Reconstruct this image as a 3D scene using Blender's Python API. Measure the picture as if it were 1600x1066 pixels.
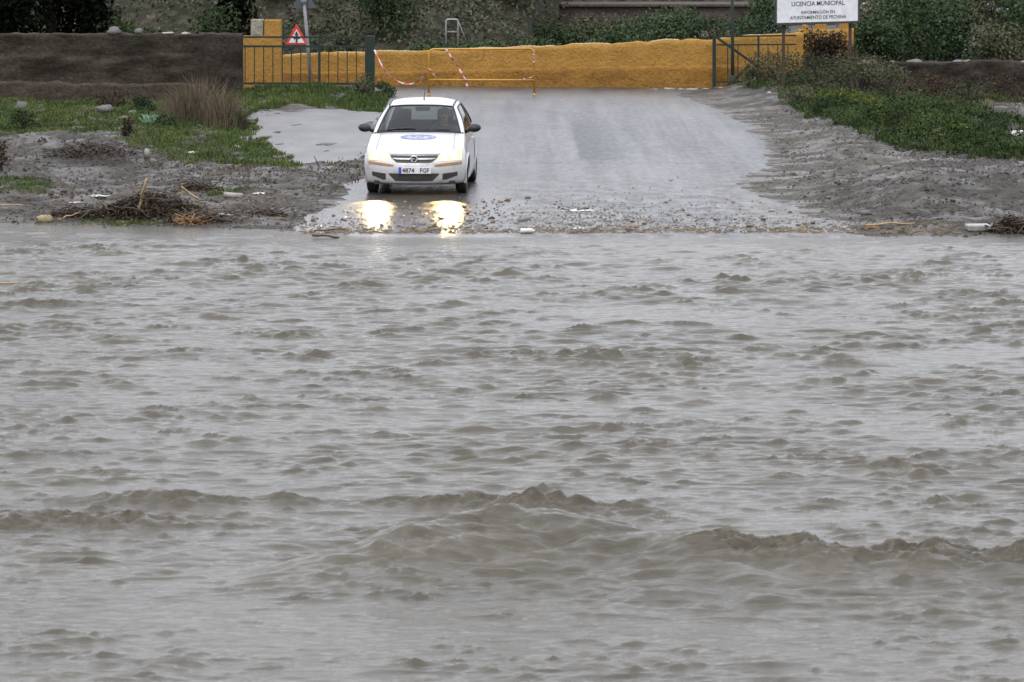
import bpy, bmesh, math, random
import numpy as np
from mathutils import Vector, Matrix

# ------------------------------------------------------------------ camera, sky, sun, exposure
for o in list(bpy.data.objects):
    bpy.data.objects.remove(o)
SC = bpy.context.scene
COL = SC.collection
H, F, YH = 4.5, 6600.0, -130.0            # eye height above the flood, focal length in photo pixels, horizon row
PITCH = math.atan((533 - YH) / F)
cam_d = bpy.data.cameras.new('camera')
cam = bpy.data.objects.new('camera', cam_d)
COL.objects.link(cam)
cam.location = (0, 0, H)
cam.rotation_euler = (math.pi / 2 - PITCH, 0, 0)
cam_d.sensor_width = 22.2
cam_d.lens = F * 22.2 / 1600
cam_d.clip_start = 0.5
cam_d.clip_end = 3000
cam_d.dof.use_dof = True
cam_d.dof.focus_distance = 68
cam_d.dof.aperture_fstop = 5.6
SC.camera = cam

SUN_EL, SUN_AZ = math.radians(58), math.radians(200)
world = bpy.data.worlds.new('World')
SC.world = world
world.use_nodes = True
wt = world.node_tree
wt.nodes.clear()
w_out = wt.nodes.new('ShaderNodeOutputWorld')
w_bg = wt.nodes.new('ShaderNodeBackground')
w_sky = wt.nodes.new('ShaderNodeTexSky')
w_sky.sky_type = 'NISHITA'
w_sky.sun_disc = False
w_sky.sun_elevation = SUN_EL
w_sky.sun_rotation = SUN_AZ
w_sky.dust_density = 4
w_hs = wt.nodes.new('ShaderNodeHueSaturation')
w_hs.inputs['Saturation'].default_value = 0.35
w_tc = wt.nodes.new('ShaderNodeTexCoord')
w_sep = wt.nodes.new('ShaderNodeSeparateXYZ')
w_map = wt.nodes.new('ShaderNodeMapRange')      # an overcast sky: brighter overhead than low down
w_map.inputs['From Min'].default_value = 0.0
w_map.inputs['From Max'].default_value = 1.0
w_map.inputs['To Min'].default_value = 5.4
w_map.inputs['To Max'].default_value = 9.6
w_cl = wt.nodes.new('ShaderNodeMix')
w_cl.data_type = 'RGBA'
w_cl.blend_type = 'MULTIPLY'
w_cl.inputs['Factor'].default_value = 1.0
w_cl.inputs[6].default_value = (0.93, 0.955, 1.045, 1)
w_mix = wt.nodes.new('ShaderNodeMix')
w_mix.data_type = 'RGBA'
w_mix.inputs['Factor'].default_value = 0.8
wt.links.new(w_sky.outputs[0], w_hs.inputs['Color'])
wt.links.new(w_tc.outputs['Generated'], w_sep.inputs[0])
wt.links.new(w_sep.outputs[2], w_map.inputs[0])
wt.links.new(w_map.outputs[0], w_cl.inputs[7])
wt.links.new(w_hs.outputs[0], w_mix.inputs[6])
wt.links.new(w_cl.outputs[2], w_mix.inputs[7])
wt.links.new(w_mix.outputs[2], w_bg.inputs['Color'])
w_bg.inputs['Strength'].default_value = 0.12
wt.links.new(w_bg.outputs[0], w_out.inputs[0])

sun_d = bpy.data.lights.new('sun', 'SUN')
sun_d.energy = 0.6
sun_d.angle = math.radians(25)
sun_d.color = (1, 0.96, 0.9)
sun = bpy.data.objects.new('sun', sun_d)
COL.objects.link(sun)
sun.rotation_euler = (math.pi / 2 - SUN_EL, 0, math.pi - SUN_AZ)

SC.view_settings.view_transform = 'Standard'
SC.view_settings.look = 'None'
SC.view_settings.gamma = 1
SC.view_settings.use_curve_mapping = False
SC.view_settings.exposure = 1.1
SC.cycles.max_bounces = 8
SC.cycles.transparent_max_bounces = 16
SC.cycles.caustics_reflective = False
SC.cycles.caustics_refractive = False
SC.cycles.sample_clamp_indirect = 6

RNG = np.random.default_rng(11)
random.seed(11)

# ------------------------------------------------------------------ noise
_perm = np.random.default_rng(5).permutation(512)
_ang = np.random.default_rng(6).random(512) * 2 * math.pi
_gx, _gy = np.cos(_ang), np.sin(_ang)


def pnoise(x, y, seed=0):
    x = np.asarray(x, float) + seed * 17.31
    y = np.asarray(y, float) + seed * 9.77
    xi, yi = np.floor(x).astype(np.int64), np.floor(y).astype(np.int64)
    xf, yf = x - xi, y - yi
    u = xf * xf * xf * (xf * (xf * 6 - 15) + 10)
    v = yf * yf * yf * (yf * (yf * 6 - 15) + 10)

    def g(ix, iy, fx, fy):
        k = _perm[(_perm[ix & 511] + iy) & 511]
        return _gx[k] * fx + _gy[k] * fy
    a = g(xi, yi, xf, yf)
    b = g(xi + 1, yi, xf - 1, yf)
    c = g(xi, yi + 1, xf, yf - 1)
    d = g(xi + 1, yi + 1, xf - 1, yf - 1)
    return (a + u * (b - a)) * (1 - v) + (c + u * (d - c)) * v * 1.0


def fbm(x, y, oct=4, seed=0):
    s, a = 0, 1.0
    for k in range(oct):
        s = s + a * pnoise(x * 2 ** k, y * 2 ** k, seed + k * 3)
        a *= 0.5
    return s


def sstep(a, b, x):
    t = np.clip((x - a) / (b - a), 0, 1)
    return t * t * (3 - 2 * t)


# ------------------------------------------------------------------ from the photograph's rows and columns to places
def ray(px, py):
    u, v = (px - 800) / F, (533 - py) / F
    c, s = math.cos(PITCH), math.sin(PITCH)
    return np.array([u, c + v * s, -s + v * c])


def pd(px, py, Y):
    d = ray(px, py)
    return np.array([0, 0, H]) + d * (Y / d[1])


def gp0(px, py):                          # on the even slope of the road
    d = ray(px, py)
    k = 0.008
    t = (H + k * 59.6) / (k * d[1] - d[2])
    return np.array([0, 0, H]) + d * t


def poly_sd(poly, X, Y):                  # signed distance, positive inside
    P = np.asarray(poly, float)
    d2 = np.full(X.shape, 1e9)
    ins = np.zeros(X.shape, bool)
    n = len(P)
    for i in range(n):
        ax, ay = P[i]
        bx, by = P[(i + 1) % n]
        ex, ey = bx - ax, by - ay
        L = ex * ex + ey * ey + 1e-12
        t = np.clip(((X - ax) * ex + (Y - ay) * ey) / L, 0, 1)
        d2 = np.minimum(d2, (X - ax - t * ex) ** 2 + (Y - ay - t * ey) ** 2)
        c = ((ay > Y) != (by > Y)) & (X < (bx - ax) * (Y - ay) / (by - ay + 1e-12) + ax)
        ins ^= c
    return np.where(ins, 1, -1) * np.sqrt(d2)


ROAD = [gp0(*p)[:2] for p in [(360, 420), (452, 362), (500, 325), (545, 297), (570, 268), (582, 235), (588, 200), (594, 175),
        (604, 157), (590, 146), (440, 143), (300, 143), (300, 130), (700, 132), (1112, 134), (1075, 148), (1128, 167),
        (1172, 190), (1202, 215), (1215, 245), (1222, 262), (1185, 276), (1175, 290), (1215, 310), (1275, 332),
        (1345, 352), (1430, 420)]]
TRACK = [gp0(*p)[:2] for p in [(384, 182), (470, 171), (555, 170), (596, 176), (592, 215), (562, 243), (520, 252), (480, 266),
         (446, 258), (405, 228), (380, 205)]]
SH_X = [-60, -20, -7.3, -3.1, -2.0, 5.0, 8.0, 20, 60]
SH_Y = [64, 63.2, 62.3, 60.9, 59.7, 59.6, 59.9, 60.5, 61]


def shore(X):
    return np.interp(X, SH_X, SH_Y)


def mound(X, Y, px, py, rx, ry, a):
    c = gp0(px, py)
    return a * np.exp(-((X - c[0]) / rx) ** 2 - ((Y - c[1]) / ry) ** 2)


def ground_h(X, Y, fine=True):
    X, Y = np.asarray(X, float), np.asarray(Y, float)
    d = Y - shore(X)
    z = np.where(d > 0, 0.008 * np.clip(Y - 59.6, 0, 55), 0.045 * d)
    z = np.clip(z, -1.3, None)
    rs = poly_sd(ROAD, X, Y)
    ts = poly_sd(TRACK, X, Y)
    off = sstep(0.0, 1.4, -rs) * sstep(0.0, 0.9, -ts)
    land = sstep(0.0, 1.6, d)
    z = z + off * land * 0.07
    m = (mound(X, Y, 90, 248, 1.2, 2.0, 0.36) + mound(X, Y, 180, 254, 0.8, 2.0, 0.15) + mound(X, Y, -60, 262, 1.6, 3, 0.2)
         + mound(X, Y, 30, 318, 1.0, 1.6, 0.16) + mound(X, Y, 1480, 318, 1.6, 1.8, 0.34) + mound(X, Y, 1560, 292, 1.3, 2.2, 0.36)
         + mound(X, Y, 1390, 300, 0.8, 1.6, 0.2) + mound(X, Y, 1330, 145, 2.6, 5, 0.35) + mound(X, Y, 1560, 200, 2.0, 6, 0.35)
         + mound(X, Y, 500, 150, 1.4, 3, 0.14) + mound(X, Y, 1400, 215, 1.6, 4, 0.2) + mound(X, Y, 500, 285, .45, 2.2, .08))
    z = z + off * land * m
    if fine:
        near = sstep(140, 110, Y)
        z = z + (0.02 + off * 0.98 * land) * near * (0.075 * fbm(X / 1.3, Y / 1.6, 4, 2) + 0.075 * fbm(X / 0.36, Y / 0.4, 4, 9))
    return z


def gp(px, py, dz=0.0):
    d = ray(px, py)
    t = np.linspace(30, 260, 2400)
    P = np.array([0, 0, H])[:, None] + d[:, None] * t
    g = P[2] - (ground_h(P[0], P[1], False) + dz)
    k = np.argmax(g < 0)
    p = P[:, k].copy()
    p[2] = float(ground_h(p[0:1], p[1:2])[0]) + dz
    return p


def on_ground(x, y, dz=0.0):
    return np.array([x, y, float(ground_h(np.array([x]), np.array([y]))[0]) + dz])


# ------------------------------------------------------------------ object helpers
def tag(o, label=None, cat=None, group=None, kind=None):
    if label: o['label'] = label
    if cat: o['category'] = cat
    if group: o['group'] = group
    if kind: o['kind'] = kind
    return o


def empty(name, loc, label=None, cat=None, group=None, rot=(0, 0, 0)):
    o = bpy.data.objects.new(name, None)
    o.empty_display_size = 0.2
    COL.objects.link(o)
    o.location = [float(c) for c in loc]
    o.rotation_euler = rot
    return tag(o, label, cat, group)


def np_mesh(name, V, Fq, smooth=False):
    V = np.ascontiguousarray(V, np.float32)
    Fq = np.ascontiguousarray(Fq, np.int32)
    me = bpy.data.meshes.new(name)
    n, k = Fq.shape
    me.vertices.add(len(V))
    me.vertices.foreach_set('co', V.ravel())
    me.loops.add(n * k)
    me.loops.foreach_set('vertex_index', Fq.ravel())
    me.polygons.add(n)
    me.polygons.foreach_set('loop_start', np.arange(0, n * k, k, dtype=np.int32))
    me.polygons.foreach_set('loop_total', np.full(n, k, np.int32))
    me.polygons.foreach_set('use_smooth', np.full(n, smooth))
    me.update(calc_edges=True)
    me.validate()
    return me


def link_mesh(name, me, mat, parent=None, loc=None):
    o = bpy.data.objects.new(name, me)
    if mat and not me.materials:
        me.materials.append(mat)
    COL.objects.link(o)
    if parent: o.parent = parent
    if loc is not None: o.location = [float(c) for c in loc]
    return o


class MB:
    def __init__(s):
        s.v, s.f = [], []

    def add(s, vs, fs):
        b = len(s.v)
        s.v += [tuple(float(c) for c in p) for p in vs]
        s.f += [tuple(b + i for i in f) for f in fs]
        return s

    def box(s, c, size, rz=0.0, rx=0.0, ry=0.0, taper=1.0):
        hx, hy, hz = [q / 2 for q in size]
        M = Matrix.Rotation(rz, 3, 'Z') @ Matrix.Rotation(ry, 3, 'Y') @ Matrix.Rotation(rx, 3, 'X')
        vs = []
        for z in (-1, 1):
            t = taper if z > 0 else 1
            for x, y in ((-1, -1), (1, -1), (1, 1), (-1, 1)):
                vs.append(Vector(c) + M @ Vector((x * hx * t, y * hy * t, z * hz)))
        return s.add(vs, [(0, 3, 2, 1), (4, 5, 6, 7), (0, 1, 5, 4), (1, 2, 6, 5), (2, 3, 7, 6), (3, 0, 4, 7)])

    def tube(s, pts, r, seg=8, cap=True):
        pts = [Vector([float(c) for c in p]) for p in pts]
        rs = r if hasattr(r, '__len__') else [r] * len(pts)
        up = None
        vs, fs = [], []
        for i, p in enumerate(pts):
            a, b = pts[max(i - 1, 0)], pts[min(i + 1, len(pts) - 1)]
            t = (b - a).normalized()
            if up is None:
                up = Vector((0, 0, 1)) if abs(t.z) < 0.9 else Vector((1, 0, 0))
            n1 = t.cross(up)
            if n1.length < 1e-5:
                n1 = t.cross(Vector((0, 1, 0.3)))
            n1.normalize()
            n2 = n1.cross(t).normalized()
            up = n2
            for k in range(seg):
                a_ = 2 * math.pi * k / seg
                vs.append(p + (n1 * math.cos(a_) + n2 * math.sin(a_)) * rs[i])
        m = len(pts)
        for i in range(m - 1):
            for k in range(seg):
                k2 = (k + 1) % seg
                fs.append((i * seg + k, i * seg + k2, (i + 1) * seg + k2, (i + 1) * seg + k))
        if cap:
            fs.append(tuple(range(seg - 1, -1, -1)))
            fs.append(tuple((m - 1) * seg + k for k in range(seg)))
        return s.add(vs, fs)

    def prism(s, poly, ax, depth):            # poly: list of 3D points, extruded by vector ax*depth
        n = len(poly)
        e = Vector(ax) * depth
        P = [Vector(p) for p in poly]
        vs = P + [p + e for p in P]
        fs = [tuple(range(n - 1, -1, -1)), tuple(range(n, 2 * n))]
        fs += [(i, (i + 1) % n, n + (i + 1) % n, n + i) for i in range(n)]
        return s.add(vs, fs)

    def ball(s, c, r, nu=12, nv=8, M=None):
        rx, ry, rz = r if hasattr(r, '__len__') else (r, r, r)
        vs, fs = [], []
        for j in range(nv + 1):
            t = math.pi * j / nv
            for i in range(nu):
                a = 2 * math.pi * i / nu
                p = Vector((rx * math.sin(t) * math.cos(a), ry * math.sin(t) * math.sin(a), rz * math.cos(t)))
                if M is not None: p = M @ p
                vs.append(Vector(c) + p)
        for j in range(nv):
            for i in range(nu):
                i2 = (i + 1) % nu
                fs.append((j * nu + i, (j + 1) * nu + i, (j + 1) * nu + i2, j * nu + i2))
        return s.add(vs, fs)

    def grid(s, G, close_u=False):            # G[i][j] points
        nu, nv = len(G), len(G[0])
        fs = []
        for i in range(nu - 1):
            for j in range(nv - 1):
                fs.append((i * nv + j, (i + 1) * nv + j, (i + 1) * nv + j + 1, i * nv + j + 1))
        return s.add([p for row in G for p in row], fs)

    def build(s, name, mat, parent=None, smooth=False, origin=None, bevel=0.0, loc=None):
        me = bpy.data.meshes.new(name)
        v = s.v
        if origin is not None:
            v = [(a - origin[0], b - origin[1], c - origin[2]) for a, b, c in v]
        me.from_pydata(v, [], s.f)
        if smooth:
            me.polygons.foreach_set('use_smooth', [True] * len(me.polygons))
        me.update()
        o = link_mesh(name, me, mat, parent, loc)
        if bevel:
            b = o.modifiers.new('bevel', 'BEVEL')
            b.width = bevel
            b.segments = 2
            b.limit_method = 'ANGLE'
        return o


def solo(mb, name, mat, label, cat, group=None, smooth=False, origin=None, bevel=0.0, kind=None):
    """one thing that is a single mesh, its origin at its base"""
    if origin is None:
        a = np.array(mb.v)
        origin = (a[:, 0].mean(), a[:, 1].mean(), a[:, 2].min())
    o = mb.build(name, mat, None, smooth, origin, bevel, origin)
    return tag(o, label, cat, group, kind)


# ------------------------------------------------------------------ materials
def nodes_of(name):
    m = bpy.data.materials.new(name)
    m.use_nodes = True
    t = m.node_tree
    t.nodes.clear()
    out = t.nodes.new('ShaderNodeOutputMaterial')
    b = t.nodes.new('ShaderNodeBsdfPrincipled')
    t.links.new(b.outputs[0], out.inputs[0])
    return m, t, b, out


def coord(t, scale=(1, 1, 1), kind='Object'):
    tc = t.nodes.new('ShaderNodeTexCoord')
    mp = t.nodes.new('ShaderNodeMapping')
    mp.inputs['Scale'].default_value = scale
    t.links.new(tc.outputs[kind], mp.inputs[0])
    return mp.outputs[0]


def noise(t, vec, scale, detail=4, rough=0.55, out='Fac'):
    n = t.nodes.new('ShaderNodeTexNoise')
    n.inputs['Scale'].default_value = scale
    n.inputs['Detail'].default_value = detail
    n.inputs['Roughness'].default_value = rough
    t.links.new(vec, n.inputs['Vector'])
    return n.outputs[out]


def ramp(t, fac, stops):
    r = t.nodes.new('ShaderNodeValToRGB')
    el = r.color_ramp.elements
    while len(el) < len(stops):
        el.new(0.5)
    for e, (p, c) in zip(el, stops):
        e.position = p
        e.color = (c[0], c[1], c[2], 1) if hasattr(c, '__len__') else (c, c, c, 1)
    t.links.new(fac, r.inputs[0])
    return r.outputs[0]


def mixc(t, fac, a, b, mode='MIX'):
    m = t.nodes.new('ShaderNodeMix')
    m.data_type = 'RGBA'
    m.blend_type = mode
    for sock, v in ((m.inputs['Factor'], fac), (m.inputs[6], a), (m.inputs[7], b)):
        if isinstance(v, bpy.types.NodeSocket):
            t.links.new(v, sock)
        elif hasattr(v, '__len__'):
            sock.default_value = (v[0], v[1], v[2], 1)
        else:
            sock.default_value = v
    return m.outputs[2]


def bump(t, b, height, strength, dist):
    n = t.nodes.new('ShaderNodeBump')
    n.inputs['Strength'].default_value = strength
    n.inputs['Distance'].default_value = dist
    t.links.new(height, n.inputs['Height'])
    t.links.new(n.outputs[0], b.inputs['Normal'])
    return n


def pmat(name, c1, c2=None, scale=6.0, rough=0.6, bmp=0.0, bscale=30.0, stretch=(1, 1, 1), metal=0.0, coat=0.0, lo=0.35, hi=0.65, dist=0.02):
    m, t, b, _ = nodes_of(name)
    v = coord(t, stretch)
    if c2 is None:
        c2 = [q * 0.8 for q in c1]
    col = ramp(t, noise(t, v, scale, 6, 0.62), [(lo, c1), (hi, c2)])
    t.links.new(col, b.inputs['Base Color'])
    b.inputs['Roughness'].default_value = rough
    b.inputs['Metallic'].default_value = metal
    if coat:
        b.inputs['Coat Weight'].default_value = coat
        b.inputs['Coat Roughness'].default_value = 0.05
    if bmp:
        bump(t, b, noise(t, v, bscale, 4, 0.6), bmp, dist)
    return m


def leafmat(name, cols, rough=0.7, spec=0.1, scale=1.5):
    """each leaf takes its own tone, clumps drift between tones"""
    m, t, b, out = nodes_of(name)
    g = t.nodes.new('ShaderNodeNewGeometry')
    v = coord(t)
    n = noise(t, v, scale, 3, 0.6)
    a = t.nodes.new('ShaderNodeMath'); a.operation = 'MULTIPLY_ADD'
    t.links.new(g.outputs['Random Per Island'], a.inputs[0])
    a.inputs[1].default_value = 0.36
    s = t.nodes.new('ShaderNodeMath'); s.operation = 'MULTIPLY_ADD'
    t.links.new(n, s.inputs[0]); s.inputs[1].default_value = 1.3; s.inputs[2].default_value = -0.33
    t.links.new(s.outputs[0], a.inputs[2])
    oi = t.nodes.new('ShaderNodeObjectInfo')
    a2 = t.nodes.new('ShaderNodeMath'); a2.operation = 'MULTIPLY_ADD'
    t.links.new(oi.outputs['Random'], a2.inputs[0]); a2.inputs[1].default_value = 0.3
    a3 = t.nodes.new('ShaderNodeMath'); a3.operation = 'SUBTRACT'; a3.inputs[1].default_value = 0.15
    t.links.new(a.outputs[0], a3.inputs[0]); t.links.new(a3.outputs[0], a2.inputs[2])
    k = len(cols)
    col = ramp(t, a2.outputs[0], [(0.12 + 0.76 * i / (k - 1), c) for i, c in enumerate(cols)])
    t.links.new(col, b.inputs['Base Color'])
    b.inputs['Roughness'].default_value = rough
    b.inputs['Specular IOR Level'].default_value = spec
    return m


def glassmat(name, tint=(0.6, 0.66, 0.64)):
    m, t, b, out = nodes_of(name)
    t.nodes.remove(b)
    tr = t.nodes.new('ShaderNodeBsdfTransparent'); tr.inputs[0].default_value = (*tint, 1)
    gl = t.nodes.new('ShaderNodeBsdfGlossy'); gl.inputs['Roughness'].default_value = 0.04
    n = noise(t, coord(t), 60, 2, 0.5)
    bp = t.nodes.new('ShaderNodeBump'); bp.inputs['Strength'].default_value = 0.05; bp.inputs['Distance'].default_value = 0.004
    t.links.new(n, bp.inputs['Height']); t.links.new(bp.outputs[0], gl.inputs['Normal'])
    lw = t.nodes.new('ShaderNodeLayerWeight'); lw.inputs[0].default_value = 0.5
    pw = t.nodes.new('ShaderNodeMath'); pw.operation = 'POWER'; pw.inputs[1].default_value = 5
    t.links.new(lw.outputs['Facing'], pw.inputs[0])
    fr = t.nodes.new('ShaderNodeMath'); fr.operation = 'MULTIPLY_ADD'; fr.inputs[1].default_value = 0.95; fr.inputs[2].default_value = 0.045
    t.links.new(pw.outputs[0], fr.inputs[0])
    mx = t.nodes.new('ShaderNodeMixShader')
    t.links.new(fr.outputs[0], mx.inputs[0]); t.links.new(tr.outputs[0], mx.inputs[1]); t.links.new(gl.outputs[0], mx.inputs[2])
    t.links.new(mx.outputs[0], out.inputs[0])
    return m


def emit(name, col, strength):
    m, t, b, out = nodes_of(name)
    b.inputs['Base Color'].default_value = (0.8, 0.8, 0.78, 1)
    b.inputs['Emission Color'].default_value = (*col, 1)
    b.inputs['Emission Strength'].default_value = strength
    b.inputs['Roughness'].default_value = 0.1
    return m


def mat_water():
    m, t, b, _ = nodes_of('muddy_water')
    v = coord(t)
    v2 = coord(t, (0.35, 1.0, 1.0))
    c = ramp(t, noise(t, v2, 1.1, 5, 0.6), [(0.3, (0.044, 0.038, 0.025)), (0.7, (0.072, 0.0635, 0.045))])
    t.links.new(c, b.inputs['Base Color'])
    at = t.nodes.new('ShaderNodeAttribute'); at.attribute_name = 'foam'
    fm = mixc(t, ramp(t, noise(t, v, 16, 5, 0.7), [(0.42, 0.0), (0.6, 1.0)]), (0, 0, 0), at.outputs['Color'])
    c = mixc(t, fm, c, (0.046, 0.036, 0.0195))
    t.links.new(c, b.inputs['Base Color'])
    b.inputs['IOR'].default_value = 1.333
    t.links.new(mixc(t, fm, (0.10, 0.10, 0.10), (0.5, 0.5, 0.5)), b.inputs['Roughness'])
    n = noise(t, coord(t, (0.22, 1.0, 1.0)), 6.0, 6, 0.66)
    bump(t, b, n, 0.7, 0.05)
    return m


def mth(t, op, a, b=None, c=None, clamp=False):
    m = t.nodes.new('ShaderNodeMath'); m.operation = op; m.use_clamp = clamp
    for k, v in enumerate((a, b, c)):
        if v is None: continue
        if isinstance(v, bpy.types.NodeSocket): t.links.new(v, m.inputs[k])
        else: m.inputs[k].default_value = v
    return m.outputs[0]


def rng_(t, x, a, b, lo=0.0, hi=1.0):
    m = t.nodes.new('ShaderNodeMapRange'); m.interpolation_type = 'SMOOTHSTEP'
    m.inputs['From Min'].default_value = a; m.inputs['From Max'].default_value = b
    m.inputs['To Min'].default_value = lo; m.inputs['To Max'].default_value = hi
    t.links.new(x, m.inputs[0])
    return m.outputs[0]


def mat_road():
    m, t, b, _ = nodes_of('wet_asphalt')
    v = coord(t)
    sep = t.nodes.new('ShaderNodeSeparateXYZ')
    t.links.new(v, sep.inputs[0])
    X, Y = sep.outputs[0], sep.outputs[1]
    streak = noise(t, coord(t, (1.6, 0.035, 1.0)), 1.5, 6, 0.6)
    big = noise(t, coord(t, (1.0, 0.3, 1.0)), 0.9, 6, 0.65)
    med = noise(t, coord(t, (1.0, 0.45, 1.0)), 3.5, 6, 0.7)
    grit = noise(t, v, 75, 3, 0.75)
    c = ramp(t, big, [(0.35, (0.030, 0.031, 0.035)), (0.65, (0.075, 0.074, 0.072))])
    c = mixc(t, ramp(t, grit, [(0.52, 0.0), (0.7, 0.6)]), c, (0.10, 0.097, 0.095))
    # the newer strip of asphalt on the right half of the upper road, with its joint
    wob = mth(t, 'MULTIPLY_ADD', med, 0.3, -0.15)
    xs_ = mth(t, 'ADD', X, wob)
    newer = mth(t, 'MULTIPLY', mth(t, 'MULTIPLY', rng_(t, xs_, 1.18, 1.26), rng_(t, xs_, 1.3, 2.6, 1.0, 0.15)), mth(t, 'MULTIPLY', rng_(t, Y, 75.5, 76.5), rng_(t, Y, 92, 86)))
    c = mixc(t, newer, c, (0.034, 0.035, 0.038))
    yy = mth(t, 'ADD', Y, mth(t, 'MULTIPLY_ADD', big, 0.8, -0.4))
    joint = mth(t, 'MULTIPLY', rng_(t, yy, 75.0, 75.15), rng_(t, yy, 75.4, 75.25))
    c = mixc(t, mth(t, 'MULTIPLY', joint, 0.8), c, (0.012, 0.012, 0.012))
    # silt washed over the low end of the road
    low = rng_(t, yy, 75.5, 64.0)
    sm = mth(t, 'MULTIPLY', low, ramp(t, streak, [(0.38, 0.15), (0.6, 1.0)]))
    c = mixc(t, sm, c, (0.062, 0.055, 0.045))
    t.links.new(c, b.inputs['Base Color'])
    r = ramp(t, streak, [(0.30, 0.27), (0.70, 0.43)])
    r = mixc(t, newer, r, (0.43, 0.43, 0.43))
    rl = mixc(t, rng_(t, X, -0.7, 0.5), ramp(t, med, [(0.35, 0.10), (0.65, 0.21)]), ramp(t, med, [(0.38, 0.26), (0.62, 0.48)]))
    r = mixc(t, low, r, rl)
    fine = noise(t, coord(t, (1.0, 0.22, 1.0)), 9.0, 5, 0.7)
    r = mth(t, 'ADD', r, mth(t, 'MULTIPLY_ADD', fine, 0.3, -0.15), clamp=True)
    r = mth(t, 'MAXIMUM', r, 0.08)
    t.links.new(r, b.inputs['Roughness'])
    b.inputs['IOR'].default_value = 1.38
    h = mixc(t, 0.35, grit, med)
    bp = bump(t, b, h, 0.42, 0.015)
    t.links.new(mth(t, 'MULTIPLY_ADD', low, -0.22, 0.40), bp.inputs['Strength'])
    return m


def mat_ground(name='wet_earth', k=1.25):
    m, t, b, _ = nodes_of(name)
    K = lambda *q: tuple(k * v * w for v, w in zip(q, (1.04, 1.0, .93)))
    v = coord(t)
    n1 = noise(t, v, 0.55, 6, 0.65)
    n2 = noise(t, v, 5.0, 6, 0.7)
    n3 = noise(t, v, 34, 4, 0.75)
    c = ramp(t, n1, [(0.32, K(0.030, 0.027, 0.022)), (0.5, K(0.054, 0.049, 0.042)), (0.68, K(0.095, 0.088, 0.078))])
    c = mixc(t, ramp(t, n2, [(0.42, 0.65), (0.6, 0.0)]), c, K(0.017, 0.014, 0.010))
    c = mixc(t, ramp(t, n3, [(0.56, 0.0), (0.7, 0.8)]), c, K(0.12, 0.112, 0.10))
    t.links.new(c, b.inputs['Base Color'])
    t.links.new(ramp(t, noise(t, v, 1.3, 4, 0.6), [(0.40, 0.24), (0.56, 0.85)]), b.inputs['Roughness'])
    b.inputs['Specular IOR Level'].default_value = 0.4
    bump(t, b, mixc(t, 0.5, n3, n2), 1.0, 0.12)
    return m


def mat_hill():
    m, t, b, _ = nodes_of('dry_hillside')
    v = coord(t)
    n1 = noise(t, v, 0.45, 7, 0.7)
    n2 = noise(t, v, 2.2, 6, 0.72)
    c = ramp(t, n1, [(0.35, (0.036, 0.033, 0.022)), (0.5, (0.062, 0.055, 0.040)), (0.66, (0.10, 0.088, 0.070))])
    c = mixc(t, ramp(t, n2, [(0.45, 0.8), (0.58, 0.0)]), c, (0.016, 0.021, 0.01))
    t.links.new(c, b.inputs['Base Color'])
    b.inputs['Specular IOR Level'].default_value = 0.1
    b.inputs['Roughness'].default_value = 0.9
    bump(t, b, n2, 1.0, 0.3)
    return m


def mat_wall(name, c1, c2, c3, layer=0.0, mott=1.0):
    m, t, b, _ = nodes_of(name)
    v = coord(t)
    vl = coord(t, (0.5, 0.5, 1.6))
    c = ramp(t, noise(t, v, 1.2, 7, 0.68), [(0.33, c1), (0.66, c2)])
    if layer:
        c = mixc(t, ramp(t, noise(t, vl, 2.0, 5, 0.6), [(0.45, 0.0), (0.6, layer)]), c, c3)
    c = mixc(t, ramp(t, noise(t, v, 6, 5, 0.7), [(0.55, 0.0), (0.72, 0.7)]), c, c3)
    c = mixc(t, 1.0, c, ramp(t, noise(t, v, 11, 5, 0.75), [(0.3, 1 - .45 * mott), (0.5, 1.0), (0.7, 1 + .35 * mott)]), 'MULTIPLY')
    t.links.new(c, b.inputs['Base Color'])
    b.inputs['Roughness'].default_value = 0.9
    b.inputs['Specular IOR Level'].default_value = 0.12
    bump(t, b, noise(t, v, 14, 6, 0.7), 1.0, 0.08)
    return m


M = {}
M['water'] = mat_water()
M['road'] = mat_road()
M['ground'] = mat_ground()
M['hill'] = mat_hill()
M['silt'] = pmat('wet_silt', (0.03, 0.028, 0.025), (0.085, 0.08, 0.074), 1.6, 0.33, 0.9, 22, (1, 0.35, 1))
M['verge'] = mat_ground('gravel_verge', 1.75)
M['ochre'] = mat_wall('ochre_render', (0.40, 0.225, 0.058), (0.34, 0.185, 0.046), (0.27, 0.14, 0.04), 0, .4)
M['worn'] = pmat('worn_pale_edge', (0.42, 0.33, 0.2), (0.34, 0.22, 0.09), 6, 0.9)
M['patch'] = pmat('old_dark_patch', (0.10, 0.055, 0.02), (0.17, 0.09, 0.025), 9, 0.9)
M['ochre_low'] = mat_wall('ochre_render_splashed', (0.34, 0.175, 0.04), (0.25, 0.13, 0.035), (0.10, 0.07, 0.03), 0, .6)
M['earth_wall'] = mat_wall('old_earth_wall', (0.042, 0.035, 0.025), (0.070, 0.059, 0.044), (0.021, 0.018, 0.0135), 0.9)
M['wall_foot'] = mat_wall('pale_wall_foot', (0.062, 0.05, 0.039), (0.09, 0.074, 0.058), (0.04, 0.033, 0.025), 0.4)
M['stone_wall'] = mat_wall('dark_stone_wall', (0.032, 0.026, 0.02), (0.055, 0.046, 0.038), (0.015, 0.013, 0.01), 0.4)
M['block'] = mat_wall('grey_block', (0.26, 0.24, 0.2), (0.34, 0.31, 0.26), (0.18, 0.16, 0.13))
M['far_wall'] = mat_wall('far_concrete', (0.085, 0.07, 0.06), (0.12, 0.10, 0.088), (0.055, 0.046, 0.04), 0.4)
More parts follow.
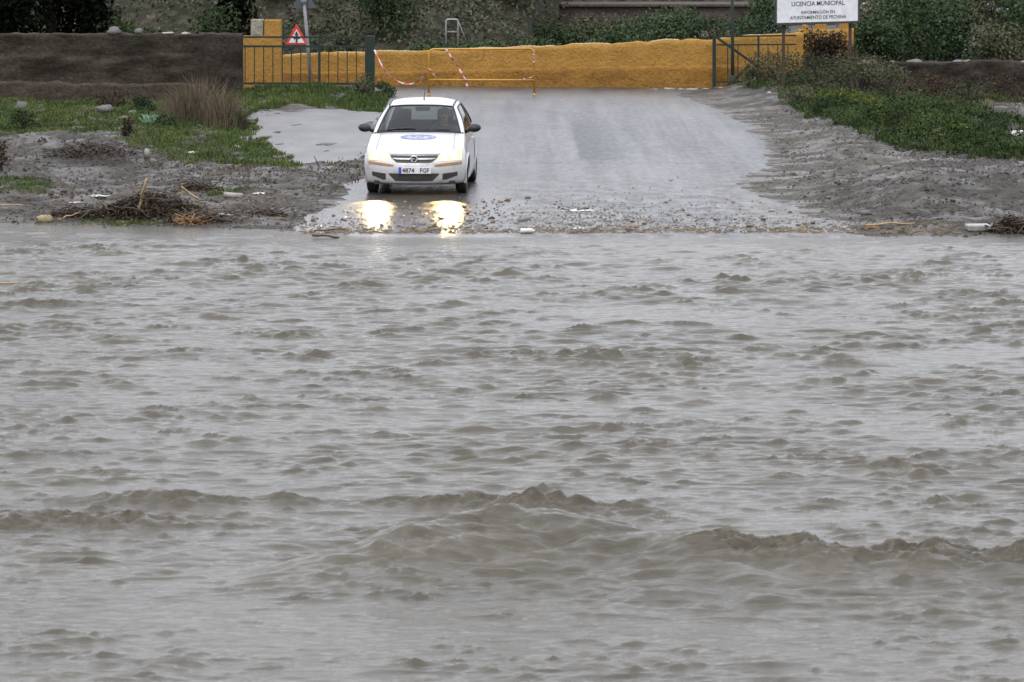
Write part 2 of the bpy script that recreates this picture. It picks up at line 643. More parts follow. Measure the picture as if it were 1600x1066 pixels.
M['green'] = pmat('dark_green_paint', (0.004, 0.014, 0.009), (0.007, 0.021, 0.014), 9, 0.8)
M['galv'] = pmat('galvanised_steel', (0.32, 0.33, 0.34), (0.24, 0.25, 0.26), 5, 0.5, metal=0.3)
M['greyback'] = pmat('grey_sign_back', (0.07, 0.08, 0.095), (0.05, 0.06, 0.07), 5, 0.6)
M['pole'] = pmat('grey_pole', (0.26, 0.26, 0.27), (0.2, 0.2, 0.2), 3, 0.7)
M['white'] = pmat('white_paint', (0.62, 0.63, 0.65), (0.52, 0.53, 0.55), 8, 0.5)
M['black'] = pmat('black_paint', (0.02, 0.02, 0.022), (0.03, 0.03, 0.03), 8, 0.6)
M['red'] = pmat('sign_red', (0.55, 0.03, 0.02), (0.45, 0.03, 0.02), 8, 0.5)
M['yellow'] = pmat('yellow_barrier_paint', (0.46, 0.23, 0.02), (0.36, 0.18, 0.02), 8, 0.45)
M['rust'] = pmat('rusty_post', (0.028, 0.02, 0.012), (0.045, 0.03, 0.018), 9, 0.8)
M['wood'] = pmat('pale_driftwood', (0.36, 0.25, 0.13), (0.24, 0.16, 0.08), 8, 0.6, 0.3, 60)
M['darkwood'] = pmat('dark_wet_wood', (0.03, 0.021, 0.013), (0.055, 0.038, 0.024), 8, 0.5, 0.3, 60)
M['stone_dark'] = pmat('dark_wet_stone', (0.06, 0.058, 0.055), (0.11, 0.10, 0.095), 14, 0.3, 0.3, 60)
M['stone_brown'] = pmat('brown_wet_stone', (0.20, 0.115, 0.06), (0.13, 0.085, 0.055), 14, 0.3, 0.3, 60)
M['stone_pale'] = pmat('pale_wet_stone', (0.26, 0.245, 0.22), (0.17, 0.16, 0.135), 14, 0.32, 0.3, 60)
M['rock'] = pmat('grey_rock', (0.07, 0.066, 0.062), (0.13, 0.122, 0.115), 5, 0.6, 0.6, 20)
M['plastic'] = pmat('white_plastic', (0.52, 0.52, 0.50), (0.38, 0.38, 0.36), 10, 0.35)
M['tan'] = pmat('tan_stone', (0.28, 0.22, 0.12), (0.2, 0.155, 0.085), 9, 0.5, 0.3, 30)
M['orange'] = pmat('orange_scrap', (0.45, 0.12, 0.04), (0.32, 0.10, 0.04), 9, 0.5)
M['grass'] = leafmat('grass_green', [(0.02, 0.027, 0.011), (0.040, 0.062, 0.018), (0.066, 0.098, 0.024), (0.12, 0.12, 0.045)], scale=0.9)
M['grass_deep'] = leafmat('grass_deep', [(0.011, 0.017, 0.007), (0.022, 0.038, 0.012), (0.040, 0.064, 0.018), (0.075, 0.085, 0.03)], scale=0.9)
M['grass_dry'] = leafmat('grass_dry', [(0.05, 0.041, 0.026), (0.085, 0.068, 0.044), (0.14, 0.112, 0.074), (0.06, 0.058, 0.032)], scale=1.2)
M['weed_yellow'] = leafmat('weed_yellow', [(0.03, 0.045, 0.012), (0.065, 0.085, 0.018), (0.13, 0.135, 0.025)], scale=2)
M['leaf_mid'] = leafmat('leaf_mid', [(0.008, 0.013, 0.006), (0.02, 0.034, 0.013), (0.036, 0.056, 0.021), (0.06, 0.08, 0.034)])
M['leaf_green'] = leafmat('leaf_green', [(0.012, 0.02, 0.010), (0.028, 0.046, 0.020), (0.048, 0.074, 0.032), (0.08, 0.105, 0.05)])
M['leaf_dark'] = leafmat('leaf_dark', [(0.002, 0.003, 0.002), (0.004, 0.006, 0.003), (0.008, 0.012, 0.006)], 0.9, 0.02)
M['leaf_olive'] = leafmat('leaf_olive', [(0.022, 0.025, 0.014), (0.046, 0.050, 0.026), (0.075, 0.080, 0.042), (0.11, 0.10, 0.06)])
M['leaf_brown'] = leafmat('leaf_brown', [(0.022, 0.016, 0.012), (0.04, 0.028, 0.018), (0.06, 0.042, 0.028)])
M['leaf_scrub'] = leafmat('leaf_scrub', [(0.018, 0.020, 0.011), (0.045, 0.045, 0.027), (0.09, 0.082, 0.056), (0.032, 0.05, 0.019), (0.13, 0.118, 0.09)], scale=0.8)
M['bark'] = pmat('bark', (0.03, 0.024, 0.018), (0.05, 0.04, 0.03), 10, 0.9, 0.6, 30)


# ------------------------------------------------------------------ ground, road, track, hillside, water
def sheet(name, xs, ys, Zf, mat, keep=None):
    X, Y = np.meshgrid(xs, ys)
    Z = Zf(X, Y)
    V = np.stack([X, Y, Z], -1).reshape(-1, 3)
    nx, ny = len(xs), len(ys)
    I = (np.arange(ny - 1)[:, None] * nx + np.arange(nx - 1)[None, :])
    if keep is not None:
        K = keep(X, Y)
        kk = K[:-1, :-1] | K[1:, :-1] | K[:-1, 1:] | K[1:, 1:]
        I = I[kk]
    I = I.ravel()
    Fq = np.stack([I, I + 1, I + nx + 1, I + nx], -1)
    if keep is not None:
        used = np.unique(Fq)
        mp = np.zeros(len(V), np.int64); mp[used] = np.arange(len(used))
        V, Fq = V[used], mp[Fq]
    me = np_mesh(name, V, Fq, True)
    o = link_mesh(name, me, mat)
    o['kind'] = 'structure'
    return o


def spaced(a, b, step):
    return np.arange(a, b + step * 0.5, step)


def grow(start, end, first, ratio):
    r, s, x = [], first, start
    sg = 1 if end > start else -1
    while (end - x) * sg > 0:
        x += sg * s
        s *= ratio
        r.append(x)
    return np.array(r)


gx = np.concatenate([grow(-12, -900, 0.2, 1.18)[::-1], spaced(-12, 12, 0.075), grow(12, 900, 0.2, 1.18)])
gy = np.concatenate([grow(57, -300, 0.4, 1.25)[::-1], spaced(57, 112, 0.11), grow(112, 1500, 0.3, 1.15)])


def ground_z(X, Y):
    rs = poly_sd(ROAD, X, Y) + 0.30 * fbm(X / 0.7, Y / 1.7, 5, 21)
    return ground_h(X, Y) - 0.03 * sstep(0.25, 0.6, rs)


sheet('ground', gx, gy, ground_z, M['ground'])


def road_z(X, Y):
    rs = poly_sd(ROAD, X, Y) + 0.30 * fbm(X / 0.7, Y / 1.7, 5, 21)
    return ground_h(X, Y) + np.clip(rs * 0.035, -0.06, 0.012) + 0.006 * fbm(X / 0.9, Y / 3.5, 3, 4)


sheet('road', spaced(-8, 9, 0.07), spaced(56.5, 107.5, 0.1), road_z, M['road'], keep=lambda X, Y: poly_sd(ROAD, X, Y) > -0.5)


def track_z(X, Y):
    ts = poly_sd(TRACK, X, Y) + 0.55 * fbm(X / 0.8, Y / 2.6, 5, 31)
    return ground_h(X, Y) + np.clip(ts * 0.04, -0.08, 0.014) + 0.03 * fbm(X / 0.6, Y / 2.2, 4, 14)


sheet('puddle', spaced(-8, 0, 0.07), spaced(68, 98, 0.1), track_z, M['silt'], keep=lambda X, Y: poly_sd(TRACK, X, Y) > -0.8)


VERGE = [gp0(*p)[:2] for p in [(1040, 144), (1150, 152), (1250, 182), (1330, 226), (1470, 262), (1600, 262), (1600, 276), (1420, 282), (1300, 300), (1290, 330), (1400, 362), (1100, 380), (1100, 250)]]


def verge_z(X, Y):
    vs_ = poly_sd(VERGE, X, Y) + 0.5 * fbm(X / 0.9, Y / 2.2, 5, 33)
    return ground_h(X, Y) + np.clip(vs_ * 0.05, -0.08, 0.007) + 0.012 * fbm(X / .2, Y / .3, 3, 35) - .03 * sstep(0.25, 0.6, poly_sd(ROAD, X, Y))


sheet('gravel_verge', spaced(2, 10, 0.07), spaced(58, 103, 0.1), verge_z, M['verge'], keep=lambda X, Y: (poly_sd(VERGE, X, Y) > -0.9) & (poly_sd(ROAD, X, Y) < .6))


def hill_z(X, Y):
    y0 = np.interp(X, [-60, -2, 0.5, 2.0, 60], [110, 110, 112, 156, 156])
    top = np.interp(X, [-60, 0, 2.5, 60], [3.6, 3.2, 4.0, 4.0])
    d = Y - y0 + 2.0 * fbm(X / 6, Y / 9, 3, 41)
    z = np.minimum(0.32 * d, top + 0.02 * np.clip(d, 0, 100)) + 0.22
    return np.clip(z, -0.6, None) + 0.25 * fbm(X / 1.5, Y / 1.5, 4, 43) * sstep(0, 5, d)


sheet('hillside', np.concatenate([grow(-24, -300, 0.4, 1.2)[::-1], spaced(-24, 26, 0.2), grow(26, 300, 0.4, 1.2)]),
      np.concatenate([spaced(108, 126, 0.2), spaced(126.5, 175, 0.5), grow(175, 420, 1, 1.2)]), hill_z, M['hill'])

# flood water: short chop, long smooth swells and the standing waves
WAVE_X = [-3.6, -1.9, -1.45, -0.92, -0.46, 0.0, 0.45, 0.9, 1.35, 2.2, 3.0, 4.2]
WAVE_Y = [28.0, 28.5, 28.8, 29.1, 29.5, 29.66, 29.6, 29.4, 29.1, 28.9, 28.8, 28.7]
WAVE_A = [0.0, 0.03, 0.10, 0.21, 0.30, 0.34, 0.28, 0.2, 0.15, 0.13, 0.14, 0.13]
LUMPS = []
for px, py, r, a in [(40, 808, .34, .06), (120, 808, .36, .055), (200, 806, .3, .05), (225, 762, .26, .12), (290, 770, .3, .07), (463, 765, .12, .10),
                     (640, 770, .3, .09), (740, 765, .25, .12), (812, 760, .09, .16), (860, 770, .12, .12), (905, 775, .25, .10), (660, 812, .2, .06),
                     (885, 538, .10, .13), (915, 545, .12, .12), (945, 541, .10, .14), (975, 548, .12, .08), (1325, 552, .14, .12), (1440, 714, .11, .14),
                     (1400, 720, .2, .06), (40, 695, .14, .10), (110, 697, .2, .07), (1245, 735, .16, .07), (725, 545, .14, .09), (455, 515, .22, .08),
                     (185, 515, .14, .10), (270, 541, .12, .08), (565, 445, .2, .07), (60, 465, .2, .10), (115, 467, .2, .08), (1310, 845, .2, .1)]:
    q = ray(px, py)
    t = (H - a) / -q[2]
    LUMPS.append((q[0] * t, q[1] * t, r, a))
CRESTS = []
while len(CRESTS) < 5500:
    px, py = random.uniform(-500, 2100), 385 + 680 * random.random() ** 1.5
    q = ray(px, py)
    t = H / -q[2]
    x_, y_ = q[0] * t, q[1] * t
    if fbm(np.array([x_ / 2.2]), np.array([y_ / 2.0]), 3, 48)[0] < random.gauss(.12, .2): continue
    far_ = min(1, (y_ - 24) / 20)
    big_ = random.random() ** 3.0
    CRESTS.append((x_, y_, random.uniform(.06, .27) * (.5 + .5 * far_), random.uniform(.020, .040) * (.6 + .4 * far_) * (.8 + .3 * big_), (.014 + .042 * big_ ** 1.4) * (.45 + .55 * far_), random.gauss(0, .35)))


def local(X, Y, cx, cy, wx, wy):
    ax, ay = X[0], Y[:, 0]
    a, b = np.searchsorted(ax, (cx - wx, cx + wx))
    c, d = np.searchsorted(ay, (cy - wy, cy + wy))
    return slice(c, d), slice(a, b)


def water_z(X, Y):
    sh = shore(X) - Y
    damp = 0.12 + 0.88 * sstep(0.3, 6, sh)
    wx = X + 0.3 * pnoise(X / 1.3, Y / 1.1, 51)
    wy = Y + 0.14 * pnoise(X / 0.9, Y / 0.8, 52) + 0.10 * pnoise(X / 2.5, Y / 1.5, 50)
    patch = np.clip(0.85 + 1.3 * fbm(X / 4.0, Y / 3.0, 3, 53), 0.2, 1.9)
    near = sstep(30.5, 27.0, Y)
    n1 = pnoise(wx / 2.1, wy / 0.95, 54)
    n2 = pnoise(wx / 0.85, wy / 0.36, 55)
    n3 = pnoise(wx / 0.44, wy / 0.16, 56)
    n4 = pnoise(wx / 0.25, wy / 0.095, 57)
    ch = pnoise(wx / 0.42, wy / 0.15, 66)
    ch = np.where(ch > 0.2, (ch - 0.2) * 1.6, 0)
    z = patch * (0.022 * n1 + 0.016 * n2 + 0.017 * n3 + 0.014 * n4 + 0.048 * ch) * (1 - 0.4 * near)
    z = z + 0.02 * pnoise(X / 5, Y / 2.4, 59) + 0.007 * pnoise(wx / 0.19, wy / 0.075, 49)
    LF = np.zeros_like(z)
    for lx, ly, r, a in LUMPS:
        m = local(X, Y, lx, ly, r * 6, r * 3)
        xs, ys = X[m], Y[m]
        if xs.size:
            e = np.exp(-((xs - lx) / (r * 2.2)) ** 2 - ((ys - ly) / (r * 0.55 + .03)) ** 2)
            LF[m] = np.maximum(LF[m], e)
            z[m] += .7 * a * e * (0.5 + 0.9 * np.abs(pnoise(xs / 0.24, ys / 0.12, 61)) + .35 * pnoise(xs / .09, ys / .06, 60))
    for lx, ly, rx, ry, a, sk in CRESTS:
        m = local(X, Y, lx, ly, rx * 2.6, ry * 3 + rx * .7)
        xs, ys = X[m] - lx, Y[m] - ly
        if xs.size:
            ys = ys - sk * xs + .8 * ry * pnoise(xs / .12 + lx * 7, xs * 0 + ly * 5, 46)
            mod = .55 + .6 * np.clip(.5 + pnoise(xs / .16 + lx * 3, ys / .08 + ly * 3, 47), 0, 1)
            z[m] += a * mod * np.exp(-(xs / rx) ** 2) * np.where(ys < 0, np.exp(-(ys / ry) ** 2), np.exp(-(ys / (ry * .8)) ** 2))
    yc = np.interp(X, WAVE_X, WAVE_Y) + 0.16 * pnoise(X / 0.6, X * 0 + 3.3, 62) + 0.06 * fbm(X / 0.3, X * 0 + 1.3, 3, 67)
    A = np.interp(X, WAVE_X, WAVE_A, left=0, right=0.15)
    d = Y - yc
    front = np.exp(-np.abs(np.minimum(d, 0) / 0.85) ** 1.6)
    back = np.exp(-(np.maximum(d, 0) / 0.26) ** 2)
    z = z + A * np.where(d < 0, front, back) - 0.10 * (A / 0.3) * np.exp(-((d - 0.95) / 0.4) ** 2)
    face = np.exp(-((d + 0.35) / 0.7) ** 2) * np.clip(A / 0.3, 0, 1)
    z = z + face * (0.05 * pnoise((X + Y * .6) / 0.45, (Y - X * .35) / 0.2, 68) + 0.035 * fbm(X / 0.24, Y / 0.1, 3, 69))
    cr_ = np.exp(-((d - 0.02) / 0.10) ** 2) * np.clip(A / 0.3, 0, 1)
    z = z + cr_ * 0.045 * fbm(X / 0.45, Y / 0.2, 4, 70)
    brk = sstep(0.9, 1.6, X) * np.exp(-((d - 0.05) / 0.42) ** 2)
    tb = fbm(X / 0.3, Y / 0.24, 3, 63)
    tb2 = fbm((X + .3 * Y) / 0.6, Y / 0.22, 5, 64)
    z = z + brk * (0.20 * tb2 + 0.05 * fbm(X / .16, Y / .1, 3, 72) + 0.04)
    lf = sstep(-2.4, -2.8, X) * np.exp(-((Y - 31.1) / 0.25) ** 2)
    z = z + lf * (0.07 * tb + 0.03)
    wk = np.exp(-((Y - 27.9 + 0.15 * X) / 1.1) ** 2) * sstep(-0.6, 0.8, X)
    z = z + wk * 0.06 * fbm(X / 0.5, Y / 0.3, 3, 65)
    global FOAM
    FOAM = np.clip(1.6 * brk * np.clip(.6 + tb2, 0, 1) + 1.1 * lf + LF * .9, 0, 1)
    far = 1 - sstep(9, 16, np.abs(X))
    return z * damp * (0.35 + 0.65 * far)


wxs = np.concatenate([grow(-8.6, -300, 0.1, 1.22)[::-1], spaced(-8.6, 8.6, 0.03), grow(8.6, 300, 0.1, 1.22)])
wys = np.concatenate([grow(23.6, -300, 0.1, 1.3)[::-1], spaced(23.6, 36, 0.021), spaced(36.02, 48, 0.028), spaced(48.035, 66, 0.035)])
wat = sheet('water', wxs, wys, water_z, M['water'])
wa = wat.data.attributes.new('foam', 'FLOAT', 'POINT')
wa.data.foreach_set('value', FOAM.ravel().astype(np.float32))

# ------------------------------------------------------------------ walls
def rough_wall(line, heights, thick, name, mat, parent=None, step=0.12, nz=14, rough=0.03, topn=0.05, seed=1, origin=(0, 0, 0), ledge=None):
    """a wall along a ground line; heights is (distance along, top z) ; faces get real unevenness"""
    L = [np.array(p[:2], float) for p in line]
    seg = [np.linalg.norm(L[i + 1] - L[i]) for i in range(len(L) - 1)]
    S = np.concatenate([[0], np.cumsum(seg)])
    n = max(int(S[-1] / step), 4)
    s = np.linspace(0, S[-1], n)
    cx, cy = np.interp(s, S, [p[0] for p in L]), np.interp(s, S, [p[1] for p in L])
    tx, ty = np.gradient(cx), np.gradient(cy)
    ln = np.hypot(tx, ty)
    nx_, ny_ = ty / ln, -tx / ln                # towards the camera when the line runs left to right
    top = np.interp(s, [h[0] for h in heights], [h[1] for h in heights]) + topn * fbm(s / 0.7, s * 0 + seed, 3, seed)
    g = ground_h(cx, cy) - 0.15
    prof = []
    for k in range(nz + 1):
        v = k / nz
        z = g + (top - g) * v
        off = thick / 2 + rough * fbm(s / 0.5, z / 0.35, 4, seed + 5)
        if ledge is not None:
            off = off + np.where(z < ledge(s), 0.10, 0.0)
        prof.append(np.stack([cx + nx_ * off, cy + ny_ * off, z], -1))
    for o_, dz in ((thick * 0.25, 0.02), (-thick * 0.25, 0.02), (-thick / 2, 0)):
        prof.append(np.stack([cx + nx_ * o_, cy + ny_ * o_, top + dz + rough * fbm(s / 0.3, s * 0 + o_ * 9, 3, seed + 8)], -1))
    prof.append(np.stack([cx - nx_ * thick / 2, cy - ny_ * thick / 2, g], -1))
    G = np.array(prof)
    mb = MB()
    mb.grid(G.tolist())
    k = len(G)
    mb.add([G[i][0] for i in range(k)], [tuple(range(k))])
    mb.add([G[i][-1] for i in range(k)], [tuple(range(k - 1, -1, -1))])
    return mb.build(name, mat, parent, True, origin)


def wl(pts):
    return [gp0(*p) for p in pts]


# ochre wall across the far end of the road
pts = [(300, 131), (440, 131), (600, 134), (800, 136), (1115, 137), (1250, 134)]
ln_ = wl(pts)
org = ln_[3]
yw = empty('roadside_wall', org, 'long ochre rendered wall with a splashed lower step across the far end of the road', 'wall')
Sx = np.concatenate([[0], np.cumsum([np.linalg.norm((ln_[i + 1] - ln_[i])[:2]) for i in range(len(ln_) - 1)])])


def top_of(px, py):
    i = np.interp(px, [p[0] for p in pts], range(len(pts)))
    k = min(int(i), len(pts) - 2)
    q = ln_[k] + (ln_[k + 1] - ln_[k]) * (i - k)
    return (np.interp(i, range(len(pts)), Sx), pd(px, py, q[1])[2])


hts = [top_of(*p) for p in [(300, 88), (440, 86), (590, 82), (690, 80), (800, 76), (900, 71), (1000, 67), (1115, 61), (1190, 57), (1250, 53)]]
led = [top_of(*p) for p in [(300, 114), (440, 114), (600, 112), (830, 108), (1115, 103), (1250, 100)]]
rough_wall(ln_, hts, 0.32, 'upper_render', M['ochre'], yw, seed=3, origin=org, rough=0.03)
lowl = [p + np.array([0, -0.235, 0]) for p in ln_]
rough_wall(lowl, led, 0.14, 'lower_step', M['ochre_low'], yw, seed=7, origin=org, rough=0.035, nz=8, topn=0.03)

# pale worn top edge and an old dark patch on the ochre wall
mb = MB()
ss = np.linspace(Sx[0], Sx[-1], 150)
edge = [(np.interp(q_, Sx, [p[0] for p in ln_]), np.interp(q_, Sx, [p[1] for p in ln_]) - .10, np.interp(q_, [h[0] for h in hts], [h[1] for h in hts]) + 0.05 * float(fbm(np.array([q_ / 0.7]), np.array([3.0]), 3, 3)[0]) + .012) for q_ in ss]
for k in range(0, 150):
    if pnoise(np.array([k / 7.0]), np.array([.5]), 5)[0] > -.12 and k + 2 < 150:
        mb.tube(edge[k:k + 3], [.02, .034, .02], 6)
mb.build('worn_edge', M['worn'], yw, True, org)
c0 = pd(738, 96, ln_[2][1] - .22); c1 = pd(763, 83, ln_[2][1] - .22)
G = [[(c0[0] + (c1[0] - c0[0]) * i / 8 + .03 * math.sin(j * 2.1), c0[1] - .012 + .006 * math.sin(i * 3 + j), c0[2] + (c1[2] - c0[2]) * j / 5 + .02 * math.sin(i * 1.7)) for j in range(6)] for i in range(9)]
MB().grid(G).build('dark_patch', M['patch'], yw, True, org).modifiers.new('solid', 'SOLIDIFY').thickness = .02

# stepped end of the ochre wall behind the notice board
p0 = gp0(1290, 129)
ew = empty('stepped_wall', p0, 'ochre wall end with three upright stubs behind the notice board', 'wall')
a, b = pd(1247, 47, p0[1]), pd(1333, 47, p0[1])
rough_wall([a, b], [(0, a[2]), (9, a[2])], 0.4, 'wall_body', M['ochre'], ew, seed=12, origin=p0, rough=0.03)
for x0, x1, yt in ((1254, 1262, 37), (1274, 1291, 22), (1312, 1330, 16)):
    c0, c1 = pd(x0, 48, p0[1]), pd(x1, yt, p0[1])
    MB().box(((c0[0] + c1[0]) / 2, p0[1], (c0[2] + c1[2]) / 2 - .03), (c1[0] - c0[0], 0.3, c1[2] - c0[2])).build('stub', M['ochre'], ew, False, p0, 0.03)

# ochre gate pillar with its grey block
p0 = gp0(409, 140)
gpil = empty('gate_pillar', p0, 'ochre rendered pillar with a grey block on its shoulder, behind the long green gate', 'pillar')
a, b = pd(379, 140, p0[1]), pd(440, 56, p0[1])
mb = MB().box(((a[0] + b[0]) / 2, p0[1], (a[2] + b[2]) / 2 - .05), (b[0] - a[0], 0.55, b[2] - a[2] + .1))
mb.build('shaft', M['ochre'], gpil, False, p0, 0.025)
a, b = pd(413, 57, p0[1]), pd(440, 31, p0[1])
MB().box(((a[0] + b[0]) / 2, p0[1] + .05, (a[2] + b[2]) / 2), (b[0] - a[0] - .01, 0.42, b[2] - a[2])).build('cap', M['ochre'], gpil, False, p0, 0.02)
a, b = pd(392, 57, p0[1]), pd(412, 31, p0[1])
MB().box(((a[0] + b[0]) / 2, p0[1] + .05, (a[2] + b[2]) / 2 + .012), (b[0] - a[0] - .01, 0.4, b[2] - a[2])).build('block', M['block'], gpil, False, p0, 0.02)

# old earth wall on the left, stone wall on the right
la, lb, lc = gp0(-900, 158), gp0(320, 162), gp0(379, 152)
lw = empty('earth_wall', lb, 'dark old layered earth and concrete wall above the left grass', 'wall')
za, zb = pd(0, 52, la[1])[2], pd(330, 54, lb[1])[2]
rough_wall([la, gp0(-100, 160), lb], [(0, za), (40, zb)], 0.5, 'wall_body', M['earth_wall'], lw, seed=17, origin=lb, rough=0.04, topn=0.035, nz=34, step=.07, ledge=lambda s_: za - .47 + .06 * np.sin(s_ * .7) + .05 * np.sin(s_ * 2.3))
zf = pd(0, 128, la[1])[2]
fl = [q_ + np.array([0, -.36, 0]) for q_ in (la, gp0(-100, 160), lb)]
rough_wall(fl, [(0, zf), (40, zf + .02)], 0.3, 'wall_foot', M['wall_foot'], lw, seed=19, origin=lb, rough=0.045, topn=0.09, nz=10, step=.07)
c0, c1 = pd(312, 54, lc[1]), pd(379, 54, lc[1])
rough_wall([c0, c1], [(0, c0[2]), (9, c1[2] - .02)], 0.5, 'wall_end', M['stone_wall'], lw, seed=23, origin=lb, rough=0.09, topn=0.05, nz=18)
ra, rb = gp0(1345, 158), gp0(2500, 166)
rw = empty('stone_wall', ra, 'low dark stone wall with a pale uneven coping behind the right bank', 'wall')
z1 = pd(1400, 96, ra[1])[2]
rough_wall([ra, gp0(1600, 161), rb], [(0, z1 - .1), (1.2, z1), (60, z1)], 0.45, 'wall_body', M['stone_wall'], rw, seed=29, origin=ra, rough=0.10, topn=0.08, nz=18)
cp = [np.array([q[0], q[1] + .02, 0]) for q in (ra, gp0(1600, 161), rb)]
mb = MB()
rg = random.Random(4)
L = np.linspace(0, 1, 60)
for k in range(46):
    px = 1350 + k * 17 + rg.uniform(-12, 12)
    g = gp0(px, np.interp(px, [1345, 1600, 2500], [158, 161, 166]))
    mb.ball((g[0], g[1], z1 + rg.uniform(-.07, .02)), (rg.uniform(.06, .2), .2, rg.uniform(.025, .09)), 8, 5)
mb.build('coping', M['rock'], rw, True, ra)

# ------------------------------------------------------------------ gates
def bar(mb, x0, y0, x1, y1, Y, w, d=None, Y1=None):
    a, b = pd(x0, y0, Y), pd(x1, y1, Y1 or Y)
    d = d or w
    v = Vector(b - a)
    n = Vector((0, 1, 0))
    s = v.cross(n).normalized() * (w / 2)
    e = n * (d / 2)
    A, B = Vector(a), Vector(b)
    return mb.add([A - s - e, A + s - e, A + s + e, A - s + e, B - s - e, B + s - e, B + s + e, B - s + e],
                  [(0, 1, 2, 3), (7, 6, 5, 4), (0, 4, 5, 1), (1, 5, 6, 2), (2, 6, 7, 3), (3, 7, 4, 0)])


p0 = gp0(499, 144)
Yg = p0[1]
g1 = empty('metal_gate', p0, 'long dark green barred gate standing beside the ochre pillar', 'gate')
for yy, x0, x1, w in ((58, 379, 571, .045), (72.5, 379, 571, .05), (130.5, 379, 571, .05)):
    bar(MB(), x0, yy, x1, yy + .5, Yg, w, .05).build('rail', M['green'], g1, False, p0)
for k in range(13):
    x = 383 + k * 14.5
    if abs(x - 499) < 5: continue
    bar(MB(), x, 72, x, 131, Yg + .002, .024).build('bar', M['green'], g1, False, p0)
bar(MB(), 499, 57, 499, 146, Yg - .03, .06, .05).build('post', M['green'], g1, False, p0)
pb = bar(MB(), 578, 56, 578, 146, Yg, .23, .2)
pb.build('end_post', M['green'], g1, False, p0, 0.01)

p0 = gp0(1116, 138)
Yg = p0[1] - .25
g2 = empty('metal_gate', p0, 'dark green gate with diagonal braces and a long drop bar under the notice board', 'gate')
bar(MB(), 1116, 56, 1116, 138, Yg, .085, .08).build('end_post', M['green'], g2, False, p0)
bar(MB(), 1113, 57.5, 1244, 55.5, Yg, .04).build('rail', M['green'], g2, False, p0)
bar(MB(), 1118, 70.5, 1244, 69.5, Yg + .003, .035).build('rail', M['green'], g2, False, p0)
bar(MB(), 1118, 128, 1200, 128, Yg + .003, .035).build('rail', M['green'], g2, False, p0)
for x in (1137, 1153, 1184, 1200, 1215, 1231):
    bar(MB(), x, 69, x, 128, Yg + .006, .022).build('bar', M['green'], g2, False, p0)
bar(MB(), 1185, 55, 1185, 110, Yg, .05).build('post', M['green'], g2, False, p0)
bar(MB(), 1120, 59, 1184, 104, Yg - .06, .06, .04).build('brace', M['green'], g2, False, p0)
bar(MB(), 1172, 101, 1136, 136, Yg - .1, .075, .05).build('brace', M['green'], g2, False, p0)

# ------------------------------------------------------------------ poles and signs
p0 = gp0(487, 134)
up = empty('utility_pole', p0, 'leaning pale grey pole rising behind the long green gate', 'pole')
tp = pd(470, -50, p0[1])
MB().tube([p0 + np.array([0, 0, -.2]), (p0 + tp) / 2, tp], [.045, .042, .038], 12).build('shaft', M['pole'], up, True, p0)
c = pd(475.5, 2, p0[1] + .09)
k = 20 / 66.0
def tri(c, hw, y, scale=1.0, dz=0.0):
    return [(c[0] - hw * scale, y, c[2] - hw * .58 * scale + dz), (c[0] + hw * scale, y, c[2] - hw * .58 * scale + dz), (c[0], y, c[2] + hw * 1.15 * scale + dz)]
MB().prism(tri(c, k, p0[1] + .095), (0, 1, 0), .012).build('sign_back', M['greyback'], up, False, p0, .004)
MB().tube([pd(474.5, -6, p0[1]), pd(474.5, 6, p0[1])], .075, 12).build('clamp', M['galv'], up, True, p0)

p0 = gp0(463, 127)
ws = empty('road_sign', p0, 'red bordered triangular warning sign with a black crossroads arrow behind the gate', 'sign')
c = pd(463.5, 59, p0[1])
hw = 16.5 / (F / p0[1])
MB().prism(tri(c, hw, p0[1] - .04, 1.12, 0), (0, 1, 0), .012).build('border', M['red'], ws, False, p0, .01)
MB().prism(tri(c, hw, p0[1] - .046, .74, -.012), (0, 1, 0), .005).build('panel', M['white'], ws, False, p0)
mb = MB()
y_ = p0[1] - .052
mb.prism([(c[0] - .025, y_, c[2] - .12), (c[0] + .025, y_, c[2] - .12), (c[0] + .025, y_, c[2] + .06), (c[0] - .025, y_, c[2] + .06)], (0, 1, 0), .005)
mb.prism([(c[0] - .06, y_, c[2] + .06), (c[0] + .06, y_, c[2] + .06), (c[0], y_, c[2] + .17)], (0, 1, 0), .005)
mb.prism([(c[0] - .075, y_ - .002, c[2] - .035), (c[0] + .075, y_ - .002, c[2] - .035), (c[0] + .075, y_ - .002, c[2] + .005), (c[0] - .075, y_ - .002, c[2] + .005)], (0, 1, 0), .006)
mb.build('symbol', M['black'], ws, False, p0)
MB().tube([p0 + np.array([0, 0, -.2]), c + np.array([0, 0, -.1])], .03, 8).build('post', M['rust'], ws, True, p0)

p0 = gp0(1145, 140.5)
gpole = MB().tube([p0 + np.array([0, 0, -.2]), pd(1144.5, 60, p0[1]), pd(1143.5, -90, p0[1])], [.05, .042, .036], 10)
gp_root = empty('lamp_post', p0, 'tall slim dark green post rising out of frame behind the braced gate', 'post')
gpole.build('shaft', M['green'], gp_root, True, p0)
MB().tube([p0, p0 + np.array([0, 0, .35])], [.075, .065], 10).build('base', M['green'], gp_root, True, p0)


def text_mesh(body, size, font_scale=(1, 1)):
    cu = bpy.data.curves.new('lettering', 'FONT')
    cu.body = body
    cu.size = size
    cu.align_x = 'CENTER'
    cu.align_y = 'CENTER'
    cu.extrude = 0.002
    cu.offset = size * 0.012
    cu.resolution_u = 3
    o = bpy.data.objects.new('lettering', cu)
    COL.objects.link(o)
    bpy.context.view_layer.update()
    me = bpy.data.meshes.new_from_object(o.evaluated_get(bpy.context.evaluated_depsgraph_get()))
    bpy.data.objects.remove(o)
    V = np.empty(len(me.vertices) * 3); me.vertices.foreach_get('co', V)
    V = V.reshape(-1, 3)
    Fs = [tuple(p.vertices) for p in me.polygons]
    bpy.data.meshes.remove(me)
    return V, Fs


